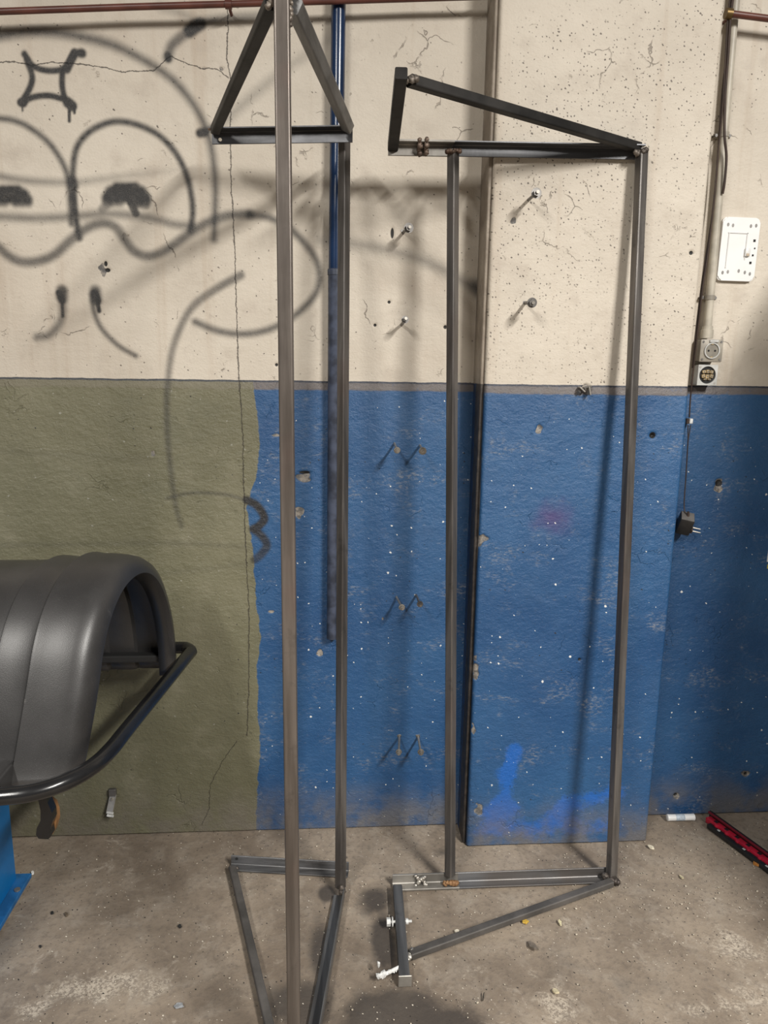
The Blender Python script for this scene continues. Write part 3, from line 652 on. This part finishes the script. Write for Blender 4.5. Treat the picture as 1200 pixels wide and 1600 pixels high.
bm = bmesh.new(); prism(bm, (0, -.63, 0), (0, -.605, 0), [(v.x, v.z) for v in P2], (1, 0, 0), (0, 0, 1)); lev = obj('lever', bm, M_tube, WB)
P3 = [ony(a, b_, -.60) for a, b_ in [(77, 1252), (83, 1264), (85, 1280), (82, 1292), (80, 1303), (84, 1301), (89, 1284), (88, 1270), (84, 1258)]]
bm = bmesh.new(); prism(bm, (0, -.605, 0), (0, -.580, 0), [(v.x, v.z) for v in P3], (1, 0, 0), (0, 0, 1)); tag(obj('lever_grip', bm, plain('tan_wood', (.30, .15, .055), .55, 0, .35, 40), lev), 'tan wooden grip side')
bm = bmesh.new(); v = ony(68, 1236, -.62); box(bm, (v.x-.10, -.63, v.z+.03), (.26, .04, .03), None, .004, 2); obj('lever_bracket', bm, M_hoodin, WB)

# ------------------------------------------------------------------ pipes
M_redpipe = plain('red_brown_pipe_paint', (.125, .040, .028), .38, 0, .35, 14)
M_bluepipe = plain('navy_gloss_pipe_paint', (.010, .030, .085), .22, 0, .35, 10)
M_bluepipe2 = plain('scuffed_blue_pipe_paint', (.060, .074, .115), .42, 0, .6, 24)
PR = thing('red_pipe', ony(400, 5, -.055), 'long thin red-brown pipe running along the top of the left wall', 'pipe')
bm = bmesh.new(); tube(bm, [ony(-700, 38, -.055), ony(0, 18, -.055), ony(200, 11, -.055), ony(440, 4, -.055), ony(765, -6, -.055)], .0078, 14); obj('pipe_run', bm, M_redpipe, PR, True)
for px_, py_ in ((357, 7), (-120, 22)):
    bm = bmesh.new(); v = ony(px_, py_, -.055); tube(bm, [v + Vector((-.008, 0, 0)), v + Vector((.008, 0, 0))], .0105, 14); tube(bm, [v + Vector((0, .003, 0)), Vector((v.x, .006, v.z))], .004, 8); obj('pipe_clip', bm, M_redpipe, PR, True)
RP = thing('red_pipe', ony(1165, 25, -.02), 'short red-brown pipe end crossing the wall right of the pillar', 'pipe')
bm = bmesh.new(); tube(bm, [ony(1137, 21, -.035), ony(1200, 29, -.035), ony(1500, 66, -.035)], .0085, 14); obj('pipe_run', bm, M_redpipe, RP, True)
bm = bmesh.new(); v = ony(1137, 21, -.035); tube(bm, [v + Vector((-.006, 0, 0)), v + Vector((.010, 0, -.001))], .013, 14); obj('pipe_coupling', bm, plain('brass_dark', (.20, .13, .05), .4, .7), RP, True)
for px_ in (1139, 1330):
    bm = bmesh.new(); v = ony(px_, 21+(px_-1137)*.126, -.035); tube(bm, [v + Vector((.012, 0, 0)), Vector((v.x+.012, RIGHT_Y+.004, v.z))], .004, 8); obj('pipe_clip', bm, M_redpipe, RP, True)
BP = thing('blue_pipe', ony(528, 600, -.04), 'vertical navy blue pipe fixed to the wall behind the left frame', 'pipe')
pt, pm_, pb = ony(534.2, -430, -.0270), ony(524, 424, -.0270), ony(519, 997, -.0270)
bm = bmesh.new(); tube(bm, [pt, pm_], .0185, 20); obj('upper_pipe', bm, M_bluepipe, BP, True)
bm = bmesh.new(); tube(bm, [pm_ + Vector((0, 0, .006)), pm_, pb, pb], [.0205, .0195, .0165, .012], 20); tag(obj('lower_pipe', bm, M_bluepipe2, BP, True), 'scuffed lighter blue lower section')
bm = bmesh.new(); tube(bm, [pm_ + Vector((0, 0, .004)), pm_ - Vector((0, 0, .010))], .0212, 20); obj('pipe_joint', bm, M_bluepipe2, BP, True)
for yy in (60, 300, 640, 900):
    bm = bmesh.new(); v = ony(530-(yy*.0113), yy, -.0270); tube(bm, [Vector((v.x, -.012, v.z)), Vector((v.x, .004, v.z))], .007, 10); obj('pipe_clip', bm, M_bluepipe, BP, True)

# ------------------------------------------------------------------ bolts left in the walls
def wall_bolt(base, head, Y, ln, label, m, r=.0042, hr=.0095, group=None):
    p = ony(*base, Y+.004); q = ony(*head, Y-ln); d = (q-p).normalized()
    root = thing('wall_bolt', p, label, 'bolt', 'threaded bolts left in the wall')
    bm = bmesh.new(); tube(bm, [p - d*.006, q], r, 10)
    obj('shank', bm, m, root, True)
    bm = bmesh.new(); tube(bm, [q - d*.009, q - d*.001], hr, 6); obj('nut', bm, m, root)
    bm = bmesh.new(); tube(bm, [q - d*.012, q - d*.0095], hr*1.35, 16); obj('washer', bm, m, root)
    bm = bmesh.new(); tube(bm, [q - d*.001, q + d*.004], r, 10); obj('thread_end', bm, M_bolt, root, True)
    bm = bmesh.new(); lump(bm, p + Vector((0, -.001, 0)), .0085, .35, 1, (1, .5, 1), int(base[0])); obj('wall_plug', bm, M_darkbolt, root, True)
wall_bolt((630, 363), (640, 355), 0, .075, 'dark bolt with a nut on the cream wall left of the pillar, upper of two', M_darkbolt)
wall_bolt((627, 508), (634, 498), 0, .075, 'dark bolt with a nut on the cream wall left of the pillar, lower of two', M_darkbolt, hr=.0075)
wall_bolt((825, 313), (840, 300), PILL_Y, .085, 'dark bolt on the cream face of the pillar, upper of two', M_darkbolt)
wall_bolt((820, 473), (833, 473), PILL_Y, .080, 'dark bolt on the cream face of the pillar, lower of two', M_darkbolt)
wall_bolt((616, 692), (621, 705), -.004, .085, 'grey bolt on the blue wall, left one of the top pair', M_bolt, r=.0034, hr=.0068)
wall_bolt((656, 695), (661, 706), -.004, .085, 'grey bolt with a large washer on the blue wall, right one of the top pair', M_bolt, r=.0034, hr=.0080)
wall_bolt((619, 932), (629, 951), -.004, .085, 'grey bolt on the blue wall, left one of the middle pair', M_bolt, r=.0034, hr=.0068)
wall_bolt((650, 929), (657, 946), -.004, .085, 'rusty bolt on the blue wall, right one of the middle pair', M_darkbolt, r=.0034, hr=.0068)
wall_bolt((624, 1150), (623, 1178), -.004, .09, 'grey bolt on the blue wall, left one of the bottom pair', M_bolt, r=.0034, hr=.0068)
wall_bolt((653, 1150), (658, 1178), -.004, .09, 'grey bolt on the blue wall, right one of the bottom pair', M_bolt, r=.0034, hr=.0072)
# clip on the pillar and bent bracket on the olive wall
K = thing('metal_clip', ony(912, 609, PILL_Y), 'small bent metal clip stuck in the pillar at the paint line', 'clip')
c = ony(912, 609, PILL_Y-.012)
bm = bmesh.new(); box(bm, c + Vector((-.006, .004, .001)), (.020, .030, .004), Matrix.Rotation(.7, 3, 'Y'), .001, 1); obj('clip_plate', bm, M_bolt, K)
bm = bmesh.new(); box(bm, c + Vector((.012, -.004, -.002)), (.004, .026, .024), Matrix.Rotation(-.25, 3, 'Y'), .001, 1); obj('clip_jaw', bm, M_bolt, K)
bm = bmesh.new(); box(bm, c + Vector((.006, -.010, .008)), (.024, .010, .004), Matrix.Rotation(-.2, 3, 'Y'), .001, 1); obj('clip_jaw', bm, M_darkbolt, K)
bm = bmesh.new(); tube(bm, [c + Vector((-.016, -.004, -.008)), c + Vector((.004, .014, .002))], .005, 10); obj('screw', bm, M_darkbolt, K, True)
K = thing('wall_bracket', ony(174, 1250, -.01), 'bent dark metal strip bracket low on the olive wall', 'bracket')
bm = bmesh.new(); v = ony(176, 1238, -.012); box(bm, v, (.022, .014, .024), None, .002, 1); obj('bracket_root', bm, M_darkbolt, K)
bm = bmesh.new(); v = ony(174, 1256, -.022); box(bm, v, (.020, .006, .058), Matrix.Rotation(-.30, 3, 'X') @ Matrix.Rotation(.18, 3, 'Y'), .0008, 1); obj('bracket_strip', bm, M_bolt, K)
for dz in (-.006, .004):
    bm = bmesh.new(); v = ony(172, 1272, -.032); box(bm, v + Vector((0, 0, dz)), (.021, .005, .006), Matrix.Rotation(.18, 3, 'Y'), .0008, 1); obj('bracket_lip', bm, M_white, K)
bm = bmesh.new(); v = ony(174, 1250, -.026); tube(bm, [v, v + Vector((0, .02, 0))], .004, 8); obj('screw', bm, M_bolt, K)

# ------------------------------------------------------------------ conduit, cables, sockets, adapter
RY = RIGHT_Y
M_cond = plain('cream_conduit_paint', (.50, .46, .38), .45, 0, .25, 18)
M_cable = plain('dark_brown_cable', (.055, .034, .026), .45, 0, .4, 20)
M_grey = plain('aged_grey_plastic', (.33, .30, .25), .5, 0, .3, 30)
M_lgrey = plain('pale_grey_plastic', (.50, .50, .48), .5, 0, .2, 30)
M_brass = plain('socket_brass', (.55, .42, .24), .4, .3, .5, 60)
CO = thing('conduit_pipe', ony(1120, 260, RY-.02), 'cream painted vertical conduit beside the pillar, down to the sockets', 'pipe')
cb, ctp = ony(1104.5, 522, RY-.02), ony(1149, 0, RY-.02); cdir = (ctp-cb).normalized()
bm = bmesh.new(); tube(bm, [cb, cb + cdir*1.3], .0115, 16); obj('conduit_tube', bm, M_cond, CO, True)
bm = bmesh.new(); tube(bm, [cb - cdir*.012, cb + cdir*.012, cb + cdir*.013, cb + cdir*.022], [.0175, .0175, .015, .015], 18); obj('conduit_gland', bm, M_cond, CO, True)
for yy, xx in ((211, 1131), (465, 1109)):
    v = ony(xx, yy, RY-.02); bm = bmesh.new()
    tube(bm, [v - cdir*.006, v + cdir*.006], .0135, 16); tube(bm, [v + Vector((-.022, .012, 0)), v + Vector((.022, .012, 0))], .0065, 10); obj('conduit_clamp', bm, M_grey, CO, True)
    for s_ in (-.019, .019):
        bm = bmesh.new(); tube(bm, [v + Vector((s_, .004, 0)), v + Vector((s_, .022, 0))], .0042, 10); obj('clamp_screw', bm, M_darkbolt, CO, True)
def cable(name, pix, r, label, extra=None):
    pts = spline([ony(x, y, RY-d) for x, y, d in pix], 6); bm = bmesh.new(); tube(bm, pts, r, 8)
    o = obj(name, bm, M_cable, None, True, loc=pts[len(pts)//2]); return tag(o, label, 'cable')
cable('cable', [(1150, -30, .045), (1142, 20, .046), (1138, 80, .046), (1133, 150, .046), (1132, 210, .048), (1135, 245, .044), (1132, 285, .040), (1129, 303, .035)], .0035, 'dark brown loose cable end hanging in front of the conduit')
cable('cable', [(1147, -30, .040), (1140, 20, .040), (1136, 80, .040), (1128, 150, .038), (1124, 210, .036), (1118, 290, .03), (1111, 350, .03), (1100, 420, .03), (1092, 480, .03), (1085, 540, .03), (1082, 575, .03)], .0027, 'thick dark cable running down between pillar and conduit')
cable('cable', [(1144, -30, .050), (1137, 30, .048), (1133, 100, .046), (1129, 170, .044), (1122, 240, .04), (1116, 310, .038), (1107, 390, .036), (1098, 450, .036), (1090, 520, .036), (1083, 580, .034), (1079, 620, .03), (1077, 652, .026)], .0022, 'thin brown cable passing the sockets down to the white connector')
CN = thing('cable_connector', ony(1077, 658, RY-.026), 'small white and black inline connector on the thin cable below the sockets', 'connector')
v = ony(1079, 658, RY-.026); bm = bmesh.new(); box(bm, v, (.010, .012, .015), None, .0015, 1); obj('connector_body', bm, M_white, CN)
v = ony(1073.5, 658, RY-.026); bm = bmesh.new(); box(bm, v, (.008, .012, .016), None, .0015, 1); obj('connector_clip', bm, M_cable, CN)
for s_ in (-.004, .004):
    bm = bmesh.new(); v = ony(1077, 664, RY-.026) + Vector((s_, 0, 0)); tube(bm, [v, ony(1075, 690, RY-.026)], .0015, 6); obj('connector_lead', bm, M_cable, CN)
AD = thing('power_adapter', ony(1069, 815, RY-.04), 'black plug-in power adapter hanging by its cable beside the pillar', 'adapter')
c = ony(1070, 818, RY-.045)
rot = Matrix.Rotation(.55, 3, 'X') @ Matrix.Rotation(-.35, 3, 'Z')
bm = bmesh.new(); box(bm, c, (.040, .040, .058), rot, .003, 2); obj('adapter_body', bm, plain('black_adapter_plastic', (.028, .027, .026), .5, 0, .3, 40), AD, True)
bm = bmesh.new(); box(bm, c + rot @ Vector((0, 0, .0295)), (.037, .037, .002), rot, .0008, 1); tag(obj('adapter_top', bm, plain('grey_adapter_top', (.15, .14, .13), .7), AD), 'grey top')  # top face in a lighter grey than the body
ex = rot @ Vector((1, 0, 0))
for s_ in (-.008, .008):
    bm = bmesh.new(); q = c + ex*.018 + rot @ Vector((0, s_, 0)) + Vector((0, 0, -.012)); tube(bm, [q, q + ex*.014, q + ex*.028], [.0022, .0022, .0018], 8); obj('plug_pin', bm, M_bolt, AD, True)
bm = bmesh.new(); q = c + ex*.020 + Vector((0, 0, -.012)); box(bm, q, (.006, .026, .016), rot, .002, 1); obj('plug_base', bm, M_cable, AD)
bm = bmesh.new(); tube(bm, spline([ony(1075, 688, RY-.026), ony(1072, 740, RY-.03), ony(1069, 792, RY-.045), c + rot @ Vector((0, 0, .028))], 6), .0018, 8); obj('adapter_cord', bm, M_cable, AD, True)
bm = bmesh.new(); tube(bm, [c + rot @ Vector((0, 0, .028)), c + rot @ Vector((0, 0, .028)) + Vector((0, 0, .016))], [.0042, .003], 10); obj('strain_relief', bm, M_cable, AD, True)
# upper socket
def ring(bm, c, r0, r1, y0, y1, n=28):
    V = [[bm.verts.new(Vector((c.x + r*math.cos(2*math.pi*k/n), y, c.z + r*math.sin(2*math.pi*k/n)))) for k in range(n)] for r, y in ((r0, y0), (r1, y0), (r1, y1), (r0, y1))]
    for i in range(4):
        A_, B_ = V[i], V[(i+1) % 4]
        for k in range(n): bm.faces.new((A_[k], A_[(k+1) % n], B_[(k+1) % n], B_[k]))
    return bm
FY = RY-.050
SO = thing('wall_socket', ony(1111, 548, RY-.02), 'grimy beige surface-mounted power socket, upper of two under the conduit', 'socket')
c = ony(1112, 548, FY); hw_, hh_ = .033, .031
bm = bmesh.new(); box(bm, (c.x, RY-.022, c.z), (.062, .046, .060), None, .004, 2); obj('socket_box', bm, M_grey, SO, True)
bm = bmesh.new(); box(bm, (c.x, FY+.004, c.z), (.067, .007, .063), None, .003, 2); obj('socket_plate', bm, M_grey, SO, True)
bm = bmesh.new(); ring(bm, c + Vector((0, 0, .0)), .0195, .0225, FY+.002, FY-.004); obj('socket_rim', bm, M_lgrey, SO, True)
bm = bmesh.new(); tube(bm, [Vector((c.x, FY+.003, c.z)), Vector((c.x, FY-.0008, c.z))], .0195, 28); obj('socket_face', bm, plain('socket_well', (.22, .20, .165), .5), SO)
for s_ in (-.0095, .0095):
    bm = bmesh.new(); tube(bm, [Vector((c.x+s_, FY, c.z)), Vector((c.x+s_, FY-.0016, c.z))], .003, 10); obj('pin_hole', bm, M_hole, SO)
for s_ in (-.018, .018):
    bm = bmesh.new(); box(bm, (c.x, FY-.001, c.z+s_), (.007, .004, .003)); obj('earth_contact', bm, M_brass, SO)
for sx_, sz_ in ((-1, 1), (1, 1), (1, -1), (-1, -1)):
    bm = bmesh.new(); tube(bm, [Vector((c.x+sx_*.026, FY+.002, c.z+sz_*.0245)), Vector((c.x+sx_*.026, FY-.0008, c.z+sz_*.0245))], .0032, 10); obj('screw', bm, M_darkbolt, SO)
bm = bmesh.new(); box(bm, (c.x+.004, FY-.001, c.z+.0265), (.026, .006, .008), None, .0015, 1); obj('lid_hinge', bm, M_lgrey, SO, True)
# lower open junction
JB = thing('wall_socket', ony(1104, 586, RY-.02), 'pale grey open socket box with brass terminals showing, lower of two', 'socket')
FY2 = RY-.040; c = ony(1104.5, 586, FY2)
bm = bmesh.new(); box(bm, (c.x, RY-.018, c.z), (.056, .040, .056), None, .003, 2); obj('socket_box', bm, M_lgrey, JB, True)
bm = bmesh.new(); n = 32                                    # square plate with a round opening
inn = [(c.x+.0245*math.cos(2*math.pi*k/n), c.z+.0245*math.sin(2*math.pi*k/n)) for k in range(n)]
outp = []
for k in range(n):
    a_ = 2*math.pi*k/n; m_ = max(abs(math.cos(a_)), abs(math.sin(a_))); outp.append((c.x+.029*math.cos(a_)/m_, c.z+.029*math.sin(a_)/m_))
L = [[bm.verts.new((p[0], y_, p[1])) for p in P_] for P_, y_ in ((inn, FY2+.002), (inn, FY2-.004), (outp, FY2-.004), (outp, FY2+.002))]
for i in range(4):
    for k in range(n): bm.faces.new((L[i][k], L[i][(k+1) % n], L[(i+1) % 4][(k+1) % n], L[(i+1) % 4][k]))
obj('socket_plate', bm, M_lgrey, JB)
bm = bmesh.new(); tube(bm, [Vector((c.x, FY2+.003, c.z)), Vector((c.x, FY2+.0005, c.z))], .0255, 28); obj('socket_cavity', bm, M_hole, JB)
for i, (dx, dz, w_, h_) in enumerate(((-.011, .009, .010, .008), (0, .010, .009, .010), (.011, .009, .010, .008), (-.012, -.003, .010, .010), (0, -.004, .011, .012), (.012, -.003, .010, .010), (-.006, -.012, .009, .005), (.006, -.012, .009, .005))):
    bm = bmesh.new(); box(bm, (c.x+dx, FY2-.002, c.z+dz), (w_, .007, h_), Matrix.Rotation(dx*14, 3, 'Y'), .001, 1); o = obj('terminal', bm, M_brass, JB)
    bm = bmesh.new(); tube(bm, [Vector((c.x+dx, FY2-.005, c.z+dz)), Vector((c.x+dx, FY2-.0062, c.z+dz))], .0022, 8); obj('terminal_screw', bm, M_darkbolt, o)
for sx_, sz_ in ((-1, 1), (1, -1)):
    bm = bmesh.new(); tube(bm, [Vector((c.x+sx_*.023, FY2-.003, c.z+sz_*.023)), Vector((c.x+sx_*.023, FY2-.005, c.z+sz_*.023))], .003, 10); obj('screw', bm, M_bolt, JB)
# white mounting plate
WP = thing('mounting_plate', ony(1156, 390, RY-.006), 'white plastic mounting plate with slots and a latch on the right wall', 'wall plate')
M_wp = plain('clean_white_plastic', (.80, .80, .79), .35, 0, .05, 10); M_wps = plain('white_recess_plastic', (.68, .68, .67), .4, 0, .05, 10)
q = [ony(*p, RY-.012) for p in ((1128, 339), (1187, 340), (1180, 440), (1123, 438))]
cx_ = sum((v.x for v in q), 0)/4; cz_ = sum((v.z for v in q), 0)/4; pw = .5*((q[1].x-q[0].x)+(q[2].x-q[3].x)); ph = .5*((q[0].z-q[3].z)+(q[1].z-q[2].z))
def rrect(w_, h_, r, n=6):
    out = []
    for sx_, sz_, a0 in ((1, 1, 0), (-1, 1, 90), (-1, -1, 180), (1, -1, 270)):
        for k in range(n+1):
            a_ = math.radians(a0+90*k/n); out.append((sx_*(w_/2-r)+r*math.cos(a_), sz_*(h_/2-r)+r*math.sin(a_)))
    return out
tl_ = Matrix.Rotation(.012, 3, 'Y'); ax_, az_ = tl_ @ Vector((1, 0, 0)), tl_ @ Vector((0, 0, 1))
P0 = Vector((cx_, RY-.012, cz_))
bm = bmesh.new(); prism(bm, P0 + Vector((0, .013, 0)), P0, rrect(pw, ph, .013), ax_, az_)
es = [e for e in bm.edges if all(abs(v.co.y-P0.y) < 1e-5 for v in e.verts)]; bmesh.ops.bevel(bm, geom=es, offset=.003, segments=3, affect='EDGES')
obj('plate_body', bm, M_wp, WP, True)
def on_plate(u, v_, dy=0): return P0 + ax_*(u*pw/2) + az_*(v_*ph/2) + Vector((0, dy, 0))
bm = bmesh.new()                                            # raised rim of the inner field
c0 = on_plate(-.13, .03)
for (u, v_, w_, h_) in ((-.13, .51, .60, .018), (-.62, -.05, .020, .55), (.36, .10, .020, .42)):
    box(bm, on_plate(u, v_, -.0008), (w_*pw*.9, .0026, h_*ph if h_ > .1 else .0025), tl_) if h_ < .1 else box(bm, on_plate(u, v_, -.0008), (.0025, .0026, h_*ph), tl_)
obj('inner_rim', bm, M_wps, WP)
M_slot = plain('slot_grey', (.30, .29, .28), .6)
for u, v_ in ((-.72, .76), (-.46, .74), (.50, .74), (.78, .76), (-.74, -.75), (-.46, -.72), (.12, -.68), (.46, -.72), (.74, -.76)):
    bm = bmesh.new(); p = on_plate(u, v_, .001); tube(bm, [p, p - Vector((0, .0016, 0))], .0034, 12)
    bmesh.ops.scale(bm, verts=bm.verts[:], vec=(1, 1, 1.5), space=Matrix.Translation(-p)); obj('screw_slot', bm, M_slot, WP)
for u, v_, s_ in ((.78, .29, .0060), (.84, .05, .0035), (.78, -.17, .0045), (.70, -.41, .0060)):
    bm = bmesh.new(); box(bm, on_plate(u, v_, -.0004), (s_, .002, s_*1.05), tl_); obj('square_hole', bm, M_hole, WP)
bm = bmesh.new(); box(bm, on_plate(.44, -.09, -.003), (.015, .008, .023), tl_, .0025, 2); lt = obj('latch', bm, M_wps, WP, True)
bm = bmesh.new(); box(bm, on_plate(.44, -.17, -.0075), (.009, .002, .007), tl_, .0006, 1); obj('latch_tab', bm, plain('yellowed_plastic', (.55, .45, .34), .5), lt)

# ------------------------------------------------------------------ things on the floor
def rubber(name, c): return plain(name, c, .5, 0, .2, 30)
TB = thing('cartridge_tube', onz(1063, 1283, 0), 'small white plastic tube lying at the foot of the blue wall', 'tube')
a_, b_ = onz(1042, 1277.5, .0115), onz(1085, 1276.5, .0115); d = (b_-a_).normalized()
bm = bmesh.new(); tube(bm, [a_ + d*.003, a_ + d*.004, b_ - d*.004, b_ - d*.003], [.0095, .0105, .0105, .0095], 20); obj('tube_body', bm, M_wp, TB, True)
for p, s_ in ((a_, 1), (b_, -1)):
    bm = bmesh.new(); tube(bm, [p, p + d*s_*.0015, p + d*s_*.006], [.0085, .0108, .0110], 20); obj('tube_cap', bm, M_wp, TB, True)
bm = bmesh.new(); tube(bm, [a_.lerp(b_, .30), a_.lerp(b_, .62)], .01075, 20, False); tag(obj('tube_label', bm, plain('faded_blue_print', (.52, .60, .68), .5, 0, .3, 160), TB, True), 'faded pale blue print')
# red and black rail
RL = thing('tool_rail', onz(1155, 1320, 0), 'red and black plastic holder rail lying on the floor at the right edge', 'tool rail')
r0, r1 = onz(1108, 1279, .0), onz(1262, 1392, .0); d = (r1-r0).normalized(); sdv = Vector((0, 0, 1)).cross(d).normalized()
if sdv.y > 0: sdv = -sdv
Ln = (r1-r0).length
M_redp = plain('red_plastic', (.50, .018, .045), .38, 0, .25, 40); M_blkp = plain('black_plastic', (.014, .014, .015), .42, 0, .2, 40)
rotm = Matrix((d, -sdv, Vector((0, 0, 1)))).transposed()
def rb(name, f0, f1, side, z0, z1, wd_, m, par, bev=.001):
    bm = bmesh.new(); mid = r0 + d*(Ln*(f0+f1)/2) + sdv*side + Vector((0, 0, (z0+z1)/2)); box(bm, mid, (Ln*(f1-f0), wd_, z1-z0), rotm, bev, 2); return obj(name, bm, m, par, True)
rb('back_strip', 0, 1, .000, 0, .030, .005, M_blkp, RL); tag(rb('top_bead', 0, 1, .006, .022, .030, .006, plain('maroon_plastic', (.16, .012, .02), .35), RL, .002), 'dark maroon bead')
rb('red_channel', .03, 1, .017, 0, .018, .020, M_redp, RL)
for i in range(8):
    f = .10 + i*.115; o = rb('slot', f, f+.035, .015, .0175, .0195, .010, M_blkp, RL, .0006)
    rb('red_tooth', f+.05, f+.075, .030, .002, .022, .012, M_redp, RL)
rb('black_rail', .10, 1, .040, 0, .016, .016, M_blkp, RL, .002)
for f in (.20, .47, .70, .88): rb('rail_mark', f, f+.025, .040, .0155, .0170, .007, M_lgrey, RL, .0004)
# loose bits you can pick out one by one
def flake(name, px, py, rpx, th, col, label, cat, seed, asp=1.0, tilt=.2):
    p = onz(px, py, 0); q = onz(px+rpx, py, 0); r = (q-p).length; rr = random.Random(seed); n = 9
    pol = [(r*rr.uniform(.6, 1.15)*math.cos(2*math.pi*k/n), r*asp*rr.uniform(.6, 1.15)*math.sin(2*math.pi*k/n)) for k in range(n)]
    bm = bmesh.new(); ax = Vector((math.cos(seed), math.sin(seed), tilt)).normalized(); ay = Vector((-math.sin(seed), math.cos(seed), 0))
    prism(bm, p + Vector((0, 0, .001)), p + Vector((0, 0, .001+th)), pol, ax, ay)
    for v in bm.verts: v.co += Vector((rr.uniform(-1, 1), rr.uniform(-1, 1), rr.uniform(0, 1)))*r*.10
    lo = min(v.co.z for v in bm.verts); bmesh.ops.translate(bm, verts=bm.verts[:], vec=(0, 0, -lo-.0005))
    return tag(obj(name, bm, plain(name+'_stuff', col, .7, 0, .35, 120), None, False, loc=p), label, cat)
flake('dry_leaf', 820, 1441, 6, .003, (.62, .40, .06), 'small yellow dry leaf scrap by the right frame diagonal', 'leaf', 3)
flake('paint_flake', 280, 1572, 11, .0015, (.36, .37, .38), 'pale grey sharp flake on the floor, bottom left', 'flake', 5.6, .55)
flake('plaster_chip', 1017, 1325, 6, .004, (.68, .62, .48), 'cream plaster chip near the pillar corner', 'chip', 9, .8)
flake('wood_scrap', 1184, 1352, 7, .008, (.60, .24, .05), 'orange-brown scrap beside the red rail', 'scrap', 12, .7)
flake('paint_flake', 51, 1365, 3, .004, (.75, .75, .72), 'tiny white flake beside the blue machine foot', 'flake', 15)
flake('rubber_crumb', 82, 1428, 4, .006, (.02, .02, .02), 'black rubber crumb, leftmost on the floor at left', 'crumb', 18, .5)
flake('rubber_crumb', 104, 1430, 5, .004, (.10, .075, .05), 'brown crumb with a pale end, right of the black crumb', 'crumb', 21, .5)
flake('rubber_crumb', 63, 1480, 4, .003, (.035, .03, .028), 'dark crumb lying furthest forward at the left', 'crumb', 24, .5)
flake('rubber_crumb', 281, 1448, 3, .003, (.02, .02, .02), 'black crumb left of the left frame foot brace', 'crumb', 27)
flake('plaster_chip', 1065, 1372, 5, .003, (.66, .58, .38), 'yellowish chip in the middle of the right floor', 'chip', 30, .5)
flake('plaster_chip', 875, 1443, 5, .004, (.62, .56, .36), 'pale yellow chip right of the yellow leaf', 'chip', 33, .5)
flake('wood_chip', 832, 1480, 12, .004, (.20, .165, .13), 'flat brown notched wood chip on the floor below the right frame', 'wood chip', 36.5, .5)
flake('plaster_chip', 714, 1457, 4, .004, (.70, .64, .52), 'small white chip under the right frame diagonal', 'chip', 39)
flake('plaster_chip', 868, 1550, 6, .004, (.62, .54, .36), 'tan chip on the worn patch at bottom right', 'chip', 42)
flake('plaster_chip', 483, 1356, 3.5, .004, (.72, .66, .56), 'white chip lying on the left frame rear foot bar', 'chip', 45).location.z += .006
flake('twig', 755, 1560, 10, .004, (.03, .026, .02), 'thin dark twig on the floor, bottom centre right', 'twig', 1.2, .12)
# crumbs and grit nobody could count
bm = bmesh.new(); rr = random.Random(11)
for i in range(620):
    zone = rr.random()
    if zone < .45: px_, py_ = rr.uniform(880, 1230), rr.uniform(1285, 1420)
    elif zone < .75: px_, py_ = rr.uniform(350, 1100), rr.uniform(1300, 1600)
    else: px_, py_ = rr.uniform(30, 1200), rr.uniform(1300, 1610)
    p = onz(px_, py_); s_ = rr.choice((.0007, .0008, .001, .0012, .0016, .0024)) * (1.15 if zone < .45 else 1)
    if p.y > -.01 or (.40 < p.x < .985 and p.y > -.12): continue
    lump(bm, p + Vector((0, 0, s_*.4)), s_*1.2, .4, 1, (1, rr.uniform(.5, 1), .6), i)
tag(obj('floor_grit', bm, plain('pale_grit', (.60, .53, .42), .8, 0, .6, 300), None), 'scattered pale grit and paint crumbs on the concrete floor', 'grit', None, 'stuff')

SK = thing('sticker', ony(1204, 874, RY-.006), 'small white and yellow sticker on the blue wall at the right edge', 'sticker')
bm = bmesh.new(); v = ony(1209, 868, RY-.006); box(bm, v, (.040, .0015, .040), None, .0004, 1); obj('sticker_sheet', bm, M_wp, SK)
bm = bmesh.new(); v = ony(1208.5, 885, RY-.006); box(bm, v, (.040, .0016, .014), None, .0004, 1); tag(obj('sticker_band', bm, plain('yellow_print', (.60, .50, .06), .5), SK), 'yellow band')

# ------------------------------------------------------------------ unseen cabinet, added to cast the shade on the right wall
CB = thing('shading_cabinet', (1.83, -1.23, 0), 'tall grey steel cabinet, unseen, added to shade the right wall', 'cabinet')
M_cab = plain('grey_cabinet_paint', (.22, .23, .24), .45, 0, .15, 8)
bm = bmesh.new(); box(bm, (1.83, -1.23, 1.16), (.64, .46, 2.16), None, .006, 2); obj('carcass', bm, M_cab, CB, True)
for i in range(5):
    bm = bmesh.new(); box(bm, (1.83, -1.468, .30+i*.38), (.58, .02, .35), None, .003, 1); dr = obj('drawer', bm, M_cab, CB, True)
    bm = bmesh.new(); box(bm, (1.83, -1.485, .42+i*.38), (.30, .02, .015), None, .003, 1); obj('handle', bm, M_bolt, dr)
bm = bmesh.new(); box(bm, (1.83, -1.23, .04), (.56, .40, .08), None, .003, 1); obj('plinth', bm, M_blkp, CB)
